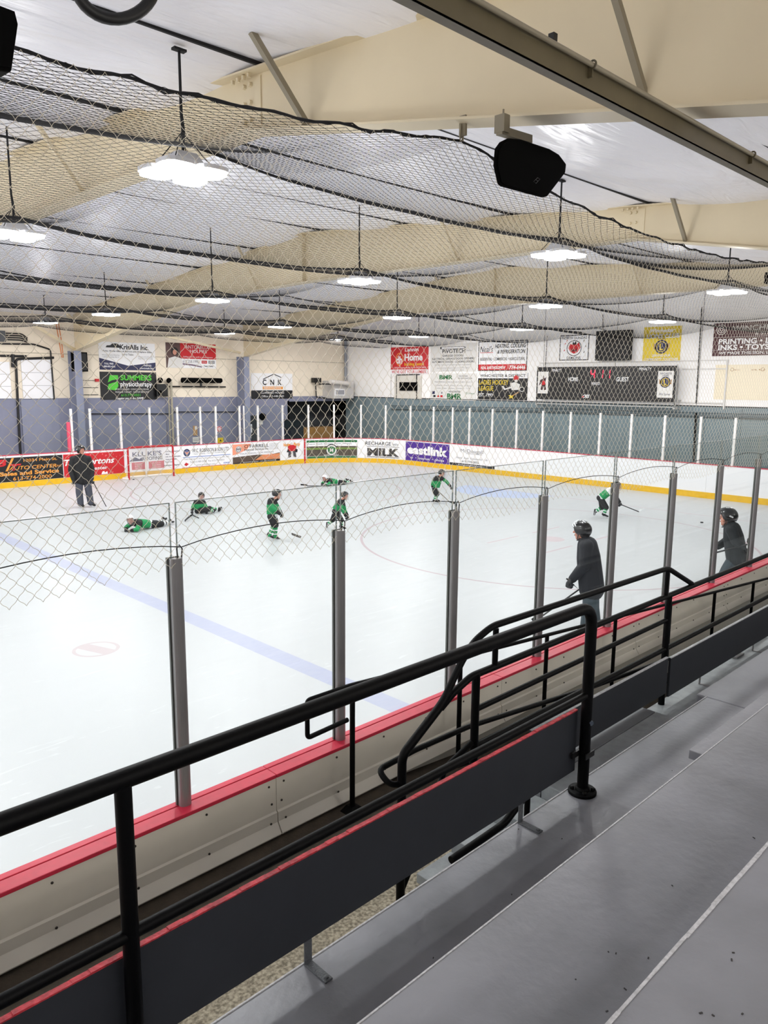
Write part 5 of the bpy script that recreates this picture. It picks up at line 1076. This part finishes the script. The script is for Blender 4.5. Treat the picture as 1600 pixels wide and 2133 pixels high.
def person(label,foot,J,s,L):
    t=thing('person',label,'person',(foot.x,foot.y,foot.z)); hd=J['head']; f=J['face']; up=J.get('up',V3(0,0,1)); k=s; hs=J.get('hs',s)
    sL,sR,hL,hR=J['shL'],J['shR'],J['hipL'],J['hipR']; ch=(sL+sR)/2; hp=(hL+hR)/2; mid=ch.lerp(hp,.5); sd=(sR-sL).normalized()
    bk=L.get('bulk',1.0); B=[]
    B+=head_caps(hd,f,up,hs,0); B.append((hd-up*.10*hs-f.normalized()*.02*hs,ch+V3(0,0,.02*k),.055*hs,.065*k,0))
    B+=[(sL,sR,.06*k,.06*k,1),(ch+sd*.06*k,hp+sd*.05*k,.10*k,.10*k,1),(ch-sd*.06*k,hp-sd*.05*k,.10*k,.10*k,1),(hL,hR,.09*k,.09*k,1)]
    for q in 'LR':
        B+=[(J['sh'+q],J['el'+q],.05*k,.042*k,1),(J['el'+q],J['ha'+q],.042*k,.03*k,1),(J['hip'+q],J['kn'+q],.08*k,.058*k,1),(J['kn'+q],J['an'+q],.055*k,.04*k,1),(J['an'+q],J['to'+q],.04*k,.03*k,1)]
        B+=hand_caps(J['ha'+q],J['el'+q],k,J.get('curl'+q,V3(0,0,-1)+f*.3),1 if q=='L' else -1,0)
    blob('body',B,[skin,under],t,L.get('vb',.010),2)
    # eyes and mouth
    fn=f.normalized(); un=(up-fn*up.dot(fn)).normalized(); sn=fn.cross(un)
    b=MB()
    for sg in (-1,1): b.ball(hd+fn*.092*hs+sn*.03*hs*sg+un*.016*hs,.010*hs,8,6)
    b.build('eyes',eye_m,t); b=MB(); b.tube([hd+fn*.093*hs+sn*.022*hs*sg-un*.058*hs+fn*(.004*hs if sg==0 else 0) for sg in (-1,0,1)],.0055*hs,6); b.build('mouth',lip,t)
    # upper garment
    jm=L['jm']; A=[]; tr=.125*k*bk
    q1=ch.lerp(hp,.28); q2=ch.lerp(hp,L.get('q2',.80)); q3=ch.lerp(hp,L.get('hem',1.12)); fw=L.get('flare',1.08)
    w0=.075*k
    for sg in (-1,1):
        A+=[(ch+sd*w0*sg-V3(0,0,0),q1+sd*w0*sg,tr*.86,tr,1),(q1+sd*w0*sg,q2+sd*w0*sg,tr,tr*fw,0),(q2+sd*w0*sg,q3+sd*w0*sg,tr*fw,tr*fw*1.02,2)]
    A.append((sL,sR,.078*k*bk,.078*k*bk,1)); A.append((ch,hd-up*.125*hs,.085*k,.062*k,1))
    for q in 'LR':
        S,E,H=J['sh'+q],J['el'+q],J['ha'+q]; A+=[(S,S.lerp(E,.45),.075*k*bk,.068*k*bk,1),(S.lerp(E,.45),E,.068*k*bk,.062*k*bk,0),(E,E.lerp(H,.45),.060*k*bk,.055*k*bk,3),(E.lerp(H,.45),E.lerp(H,.92),.055*k*bk,.048*k*bk,4)]
    blob(L.get('top','jersey'),A,jm,t,L.get('vg',.012),3)
    # trousers
    A=[(hL,hR,(.095 if L.get('long') else .115)*k*bk,(.095 if L.get('long') else .115)*k*bk,0)]
    for q in 'LR':
        K,N=J['kn'+q],J['an'+q]
        if L.get('long'): A+=[(J['hip'+q],K,.092*k*bk,.082*k*bk,0),(K,N,.082*k*bk,.072*k*bk,0)]
        else: A+=[(J['hip'+q],K,.11*k*bk,.088*k*bk,0)]
    blob('trousers' if L.get('long') else 'hockey_pants',A,[L.get('pm',pants_b)],t,L.get('vg',.012),3)
    if not L.get('long'):
        for q in 'LR':
            K,N=J['kn'+q],J['an'+q]; a=[K.lerp(N,u) for u in (.12,.34,.46,.66,.78,1.0)]; sm_=L.get('sm',[jgreen,jwhite,jblack])
            blob('hockey_sock',[(a[0],a[1],.064*k*bk,.064*k*bk,0),(a[1],a[2],.064*k*bk,.062*k*bk,1),(a[2],a[3],.062*k*bk,.058*k*bk,0),(a[3],a[4],.058*k*bk,.054*k*bk,1),(a[4],a[5],.054*k*bk,.048*k*bk,2)],sm_,t,L.get('vg',.012),2)
    for q in 'LR':
        skate(t,J['an'+q]-V3(0,0,0),J['to'+q],k)
        if not L.get('bare'):
            H,E=J['ha'+q],J['el'+q]; g=hand_caps(H,E,k,J.get('curl'+q,V3(0,0,-1)+f*.3),1 if q=='L' else -1,0,1.5)
            g.append((E.lerp(H,.78),H,.058*k,.046*k,1)); blob('glove',g,[glove_m,L.get('gm',glove_w)],t,.008,2)
    helmet(t,hd,f,up,hs*L.get('hz',1.0),L.get('hm',hel_black),L.get('vents'),L.get('logo',False),L.get('cage',False))
    if L.get('hair',1):
        b=MB(); b.ball(hd-fn*.045*hs-un*.02*hs,(.075*hs,.075*hs,.085*hs),14,8); b.build('hair',hair_m,t)
    return t
def stick(label,pts,blade_end,m=None,bm=None,r=.013):
    t=thing('hockey_stick',label,'hockey stick',pts[-1]); b=MB(); b.tube(pts,r,6); b.build('shaft',m or inkk,t)
    b=MB(); a=Vector(pts[-1]); e=Vector(blade_end); n=5; d=e-a
    vs=[]; side=d.cross(V3(0,0,1)).normalized()
    P=[a+d*(k/n)+side*.02*math.sin(PI*k/n/1.2) for k in range(n+1)]
    for p,q in zip(P,P[1:]): b.beam(p+V3(0,0,.026),q+V3(0,0,.026),.008,.05)
    b.build('blade',bm or m or inkk,t); return t
# --- 1 adult standing at the left
p=Plane(180,1056); VR=p.r; VN=p.n
J=dict(head=p(168,938),face=(VR*.75-VN*.66),shL=p(152,956),shR=p(184,956,.05),elL=p(147,979,-.05),elR=p(192,977,.05),haL=p(153,1000,-.15),haR=p(191,999,-.1),hipL=p(165,998),hipR=p(181,998),knL=p(165,1025,-.03),knR=p(185,1024,.02),anL=p(168,1049),anR=p(189,1047,.02),toL=p(174,1054,-.06),toR=p(197,1052,-.02),curlL=V3(0,0,-1),curlR=VR)
person('person in black jacket, grey trousers and black helmet standing at the left',p.F,J,1.0,dict(bulk=1.22,jm=[jblack,jblack,jblack,jblack,jblack],top='jacket',long=True,pm=mat('trouser_grey','#474a55',.8),hem=1.05,flare=1.0,logo=True,gm=glove_m))
stick('dark stick held down to the ice by the person in the black jacket',[p(191,998,-.12),p(225,1062,-.1)],p(234,1066,-.1),mat('stick_grey','#3a3a3c',.4),jwhite)

# --- kids
KJ=[jgreen,jblack,jwhite,jgreen,jblack]
def kid(label,pl,J,s=.66,**k):
    L=dict(bulk=1.24,hem=.98,q2=.86,flare=1.0,jm=KJ,cage=True,vb=.009,vg=.010,hair=0); L.update(k); J.setdefault('hs',s*1.22); return person(label,pl.F,J,s,L)
# 4 standing
p=Plane(570,1124)
J=dict(head=p(577,1030),face=(p.r*.95-p.n*.3),shL=p(563,1045,-.08),shR=p(571,1044,.12),elL=p(567,1058,-.16),elR=p(579,1058,.14),haL=p(584,1071,-.12),haR=p(586,1070,.05),hipL=p(565,1075,-.07),hipR=p(569,1075,.08),knL=p(571,1094,-.09),knR=p(574,1094,.09),anL=p(561,1115,-.09),anR=p(573,1118,.08),toL=p(569,1119.5,-.1),toR=p(582,1122.5,.07))
kid('child in green and black jersey standing upright on the middle of the ice',p,J,.70,sm=[jgreen,jwhite,jgreen])
stick('pale shafted stick with dark blade held by the standing child',[p(580,1055,-.1),p(607,1114,-.1)],p(627,1121,-.1),jwhite,mat('blade_grey','#55504c',.5),.012)
# 7 far skater
p=Plane(907,1049)
J=dict(head=p(920,986),face=(p.r*.9-p.n*.4),up=V3(0,0,1)+p.r*.25,shL=p(906,997,-.1),shR=p(919,995,.08),elL=p(901,1007,-.12),elR=p(930,1003,.06),haL=p(901,1014,-.1),haR=p(939,1014,.02),hipL=p(905,1018,-.06),hipR=p(907,1017,.06),knL=p(909,1030,-.06),knR=p(911,1029,.06),anL=p(905,1043,-.06),anR=p(907,1041,.06),toL=p(913,1045,-.06),toR=p(915,1043,.06))
kid('child in green jersey skating with an outstretched arm, farthest up the ice',p,J,.66)
stick('thin stick held low by the farthest skating child',[p(912,1022,-.1),p(938,1047,-.1)],p(948,1050,-.1),mat('stick_tan','#8a8378',.5),inkk)
# 6 runner
p=Plane(706,1100)
J=dict(head=p(718,1033),face=(p.r*.9-p.n*.35),up=V3(0,0,1)+p.r*.3,shL=p(706,1046,-.1),shR=p(714,1046,.1),elL=p(712,1060,-.15),elR=p(718,1062,.12),haL=p(721,1076,-.12),haR=p(724,1074,.08),hipL=p(698,1064,-.05),hipR=p(701,1064,.07),knL=p(711,1083,-.08),knR=p(693,1083,.06),anL=p(711,1097,-.08),anR=p(682,1093,.08),toL=p(719,1100,-.08),toR=p(680,1100,.08))
kid('child in green jersey skating behind the second glass post, bent forward',p,J,.62)
# 8 right skater
p=Plane(1258,1079)
J=dict(head=p(1285,1013),face=(p.r*.95-p.n*.15),up=V3(0,0,1)+p.r*.5,shL=p(1269,1022,-.1),shR=p(1273,1021,.1),elL=p(1279,1036,-.12),elR=p(1283,1034,.1),haL=p(1289,1049,-.1),haR=p(1292,1047,.05),hipL=p(1250,1037,-.05),hipR=p(1253,1037,.07),knL=p(1263,1057,-.08),knR=p(1254,1057,.06),anL=p(1258,1072,-.08),anR=p(1240,1066,.08),toL=p(1266,1075.5,-.08),toR=p(1238,1072,.08))
kid('child in green and white jersey leaning forward behind the fifth grey post',p,J,.68,jm=[jgreen,jwhite,jwhite,jblack,jblack])
stick('black stick with white blade held out by the child chasing the puck',[p(1276,1044,-.08),p(1331,1066,-.08)],p(1341,1061,-.08),inkk,jwhite)
# 3 sitting
p=Plane(418,1069)
J=dict(head=p(419.5,1034),face=(-p.n*.95+p.r*.2),shL=p(408,1046),shR=p(424,1046),elL=p(402,1056,-.05),elR=p(429,1056,-.08),haL=p(400,1064,-.15),haR=p(430,1064,-.15),hipL=p(412,1064,.0),hipR=p(420,1064,.05),knL=p(434,1061,-.22),knR=p(437,1059,.1),anL=p(445,1065,-.1),anR=p(457,1062,.15),toL=p(449,1062,-.1),toR=p(461,1057,.15))
kid('child in green jersey sitting on the ice with legs stretched out',p,J,.66,hem=1.0)
G_=lambda x,y,z=.02: onz(x,y,z)
stick('black stick lying on the ice in front of the sitting child',[G_(414,1079),G_(402,1073)],G_(386,1087),inkk,inkk)
# 2 lying prone, chin up
def g(x,y,z): return onz(x,y,z)
class PF: pass
q=Plane(300,1108); P0=PF(); P0.F=g(300,1104,0)
fr=(g(275,1108,0)-g(345,1095,0)); fr.z=0; fr.normalize(); sdv=V3(fr.y,-fr.x,0); c0=g(290,1104,.0)
def pr(a,b_,z): return c0+fr*a+sdv*b_+V3(0,0,z)
def prone(label,s,o,hm,dirs,face,**k):
    c0,fr,sdv=o
    def pr(a,b_,z): return c0+fr*a*s+sdv*b_*s+V3(0,0,z*s)
    J=dict(head=pr(.36,0,.42),face=face,up=V3(0,0,1)+fr*.15,shL=pr(.12,-.19,.27),shR=pr(.12,.19,.27),elL=pr(.32,-.30,.10),elR=pr(.32,.30,.10),haL=pr(.44,-.14,.07),haR=pr(.44,.14,.07),hipL=pr(-.42,-.1,.16),hipR=pr(-.42,.1,.16),knL=pr(-.88,-.13,.11),knR=pr(-.86,.13,.11),anL=pr(-1.26,-.14,.12),anR=pr(-1.22,.18,.16),toL=pr(-1.44,-.12,.10),toR=pr(-1.38,.2,.2))
    P=PF(); P.F=c0; return kid(label,P,J,s,hm=hm,**k)
prone('child with white helmet lying on the stomach near the left, facing the stands',.70,(c0,fr,sdv),hel_white,None,(-q.n),sm=[jwhite,jblack,jwhite])
q=Plane(695,1010); c1=g(688,1011,0); fr1=g(676,1011,0)-g(718,1007,0); fr1.z=0; fr1.normalize()
prone('child with white helmet lying on the ice at the back',.66,(c1,fr1,V3(fr1.y,-fr1.x,0)),hel_white,None,(-q.n*.5+fr1))
stick('thin stick stretched along the ice by the child lying at the back',[g(674,1012,.06),g(640,1012,.02)],g(626,1011,.0),inkk,inkk)
# --- 9 big adult near the boards, seen from the side
p=Plane(1230,1318,at=V3(4.15,-.25,0)); F9=p.F
tdark=mat('trouser_slate','#3a464d',.8,noise=.1,nscale=6); jnavy=mat('jacket_navy','#14171f',.75,noise=.15,nscale=3)
J=dict(head=p(1212,1107),face=(-p.r*.95+p.n*.3),up=V3(0,0,1)-p.r*.12,hs=1.06,shL=p(1222,1138,-.17),shR=p(1226,1137,.2),elL=p(1219,1178,-.22),elR=p(1216,1178,.22),haL=p(1193,1205,-.2),haR=p(1191,1208,.02),hipL=p(1233,1217,-.1),hipR=p(1231,1217,.1),knL=p(1229,1262,-.1),knR=p(1233,1266,.12),anL=p(1222,1306,-.08),anR=p(1239,1305,.14),toL=p(1208,1312,-.1),toR=p(1226,1312,.12),curlL=-p.r*.4-V3(0,0,1),curlR=-V3(0,0,1))
vents=[(.35,.2,.75,.9,.012),(.6,.1,1.0,.55,.012),(.75,.6,1.15,1.15,.011),(1.0,.3,1.25,.9,.010),(.2,2.0,.6,2.6,.010)]
person('man in a black vented helmet, dark jacket and slate trousers skating left',F9,J,1.03,dict(bulk=1.32,jm=[jnavy]*5,top='jacket',long=True,pm=tdark,hem=1.12,flare=1.06,vents=vents,vb=.008,vg=.010,gm=mat('glove_tan','#c79a6a',.6)))
stick('dark stick held low by the man in the vented helmet',[p(1206,1228,-.1),p(1186,1210,-.14),p(1180,1205,-.14)][::-1][:1]+[p(1206,1228,-.1),p(1120,1290,-.3)],p(1108,1296,-.3),mat('stick_grey','#3a3a3c',.4),inkk)
# --- 10 second adult
p=Plane(1515,1240,at=V3(7.15,-1.05,0)); F10=p.F
jcharc=mat('jacket_charcoal','#1b2024',.75,noise=.2,nscale=4)
J=dict(head=p(1515,1079),face=(-p.r*.95-p.n*.1),up=V3(0,0,1)-p.r*.25,hs=1.06,shL=p(1524,1104,-.18),shR=p(1527,1102,.18),elL=p(1534,1128,-.26),elR=p(1515,1126,.24),haL=p(1548,1140,-.2),haR=p(1494,1139,.1),hipL=p(1535,1157,-.1),hipR=p(1534,1156,.1),knL=p(1515,1187,-.1),knR=p(1531,1192,.12),anL=p(1497,1222,-.1),anR=p(1527,1228,.14),toL=p(1487,1226,-.12),toR=p(1516,1233,.12),curlL=V3(0,0,-1),curlR=V3(0,0,-1))
person('man in a round black helmet leaning forward at the right edge',F10,J,.98,dict(bulk=1.28,jm=[jcharc]*5,top='jacket',long=True,pm=tdark,hem=1.1,flare=1.05,logo=True,vb=.008,vg=.010,gm=glove_m,hz=1.12))
stick('black stick held across the waist of the man at the right',[p(1556,1136,-.26),p(1486,1152,-.2)],p(1560,1124,-.2),inkk,inkk,.014) if 0 else stick('black stick held across the waist of the man at the right',[p(1484,1153,-.22),p(1557,1134,-.3)],p(1562,1122,-.3),inkk,inkk,.014)
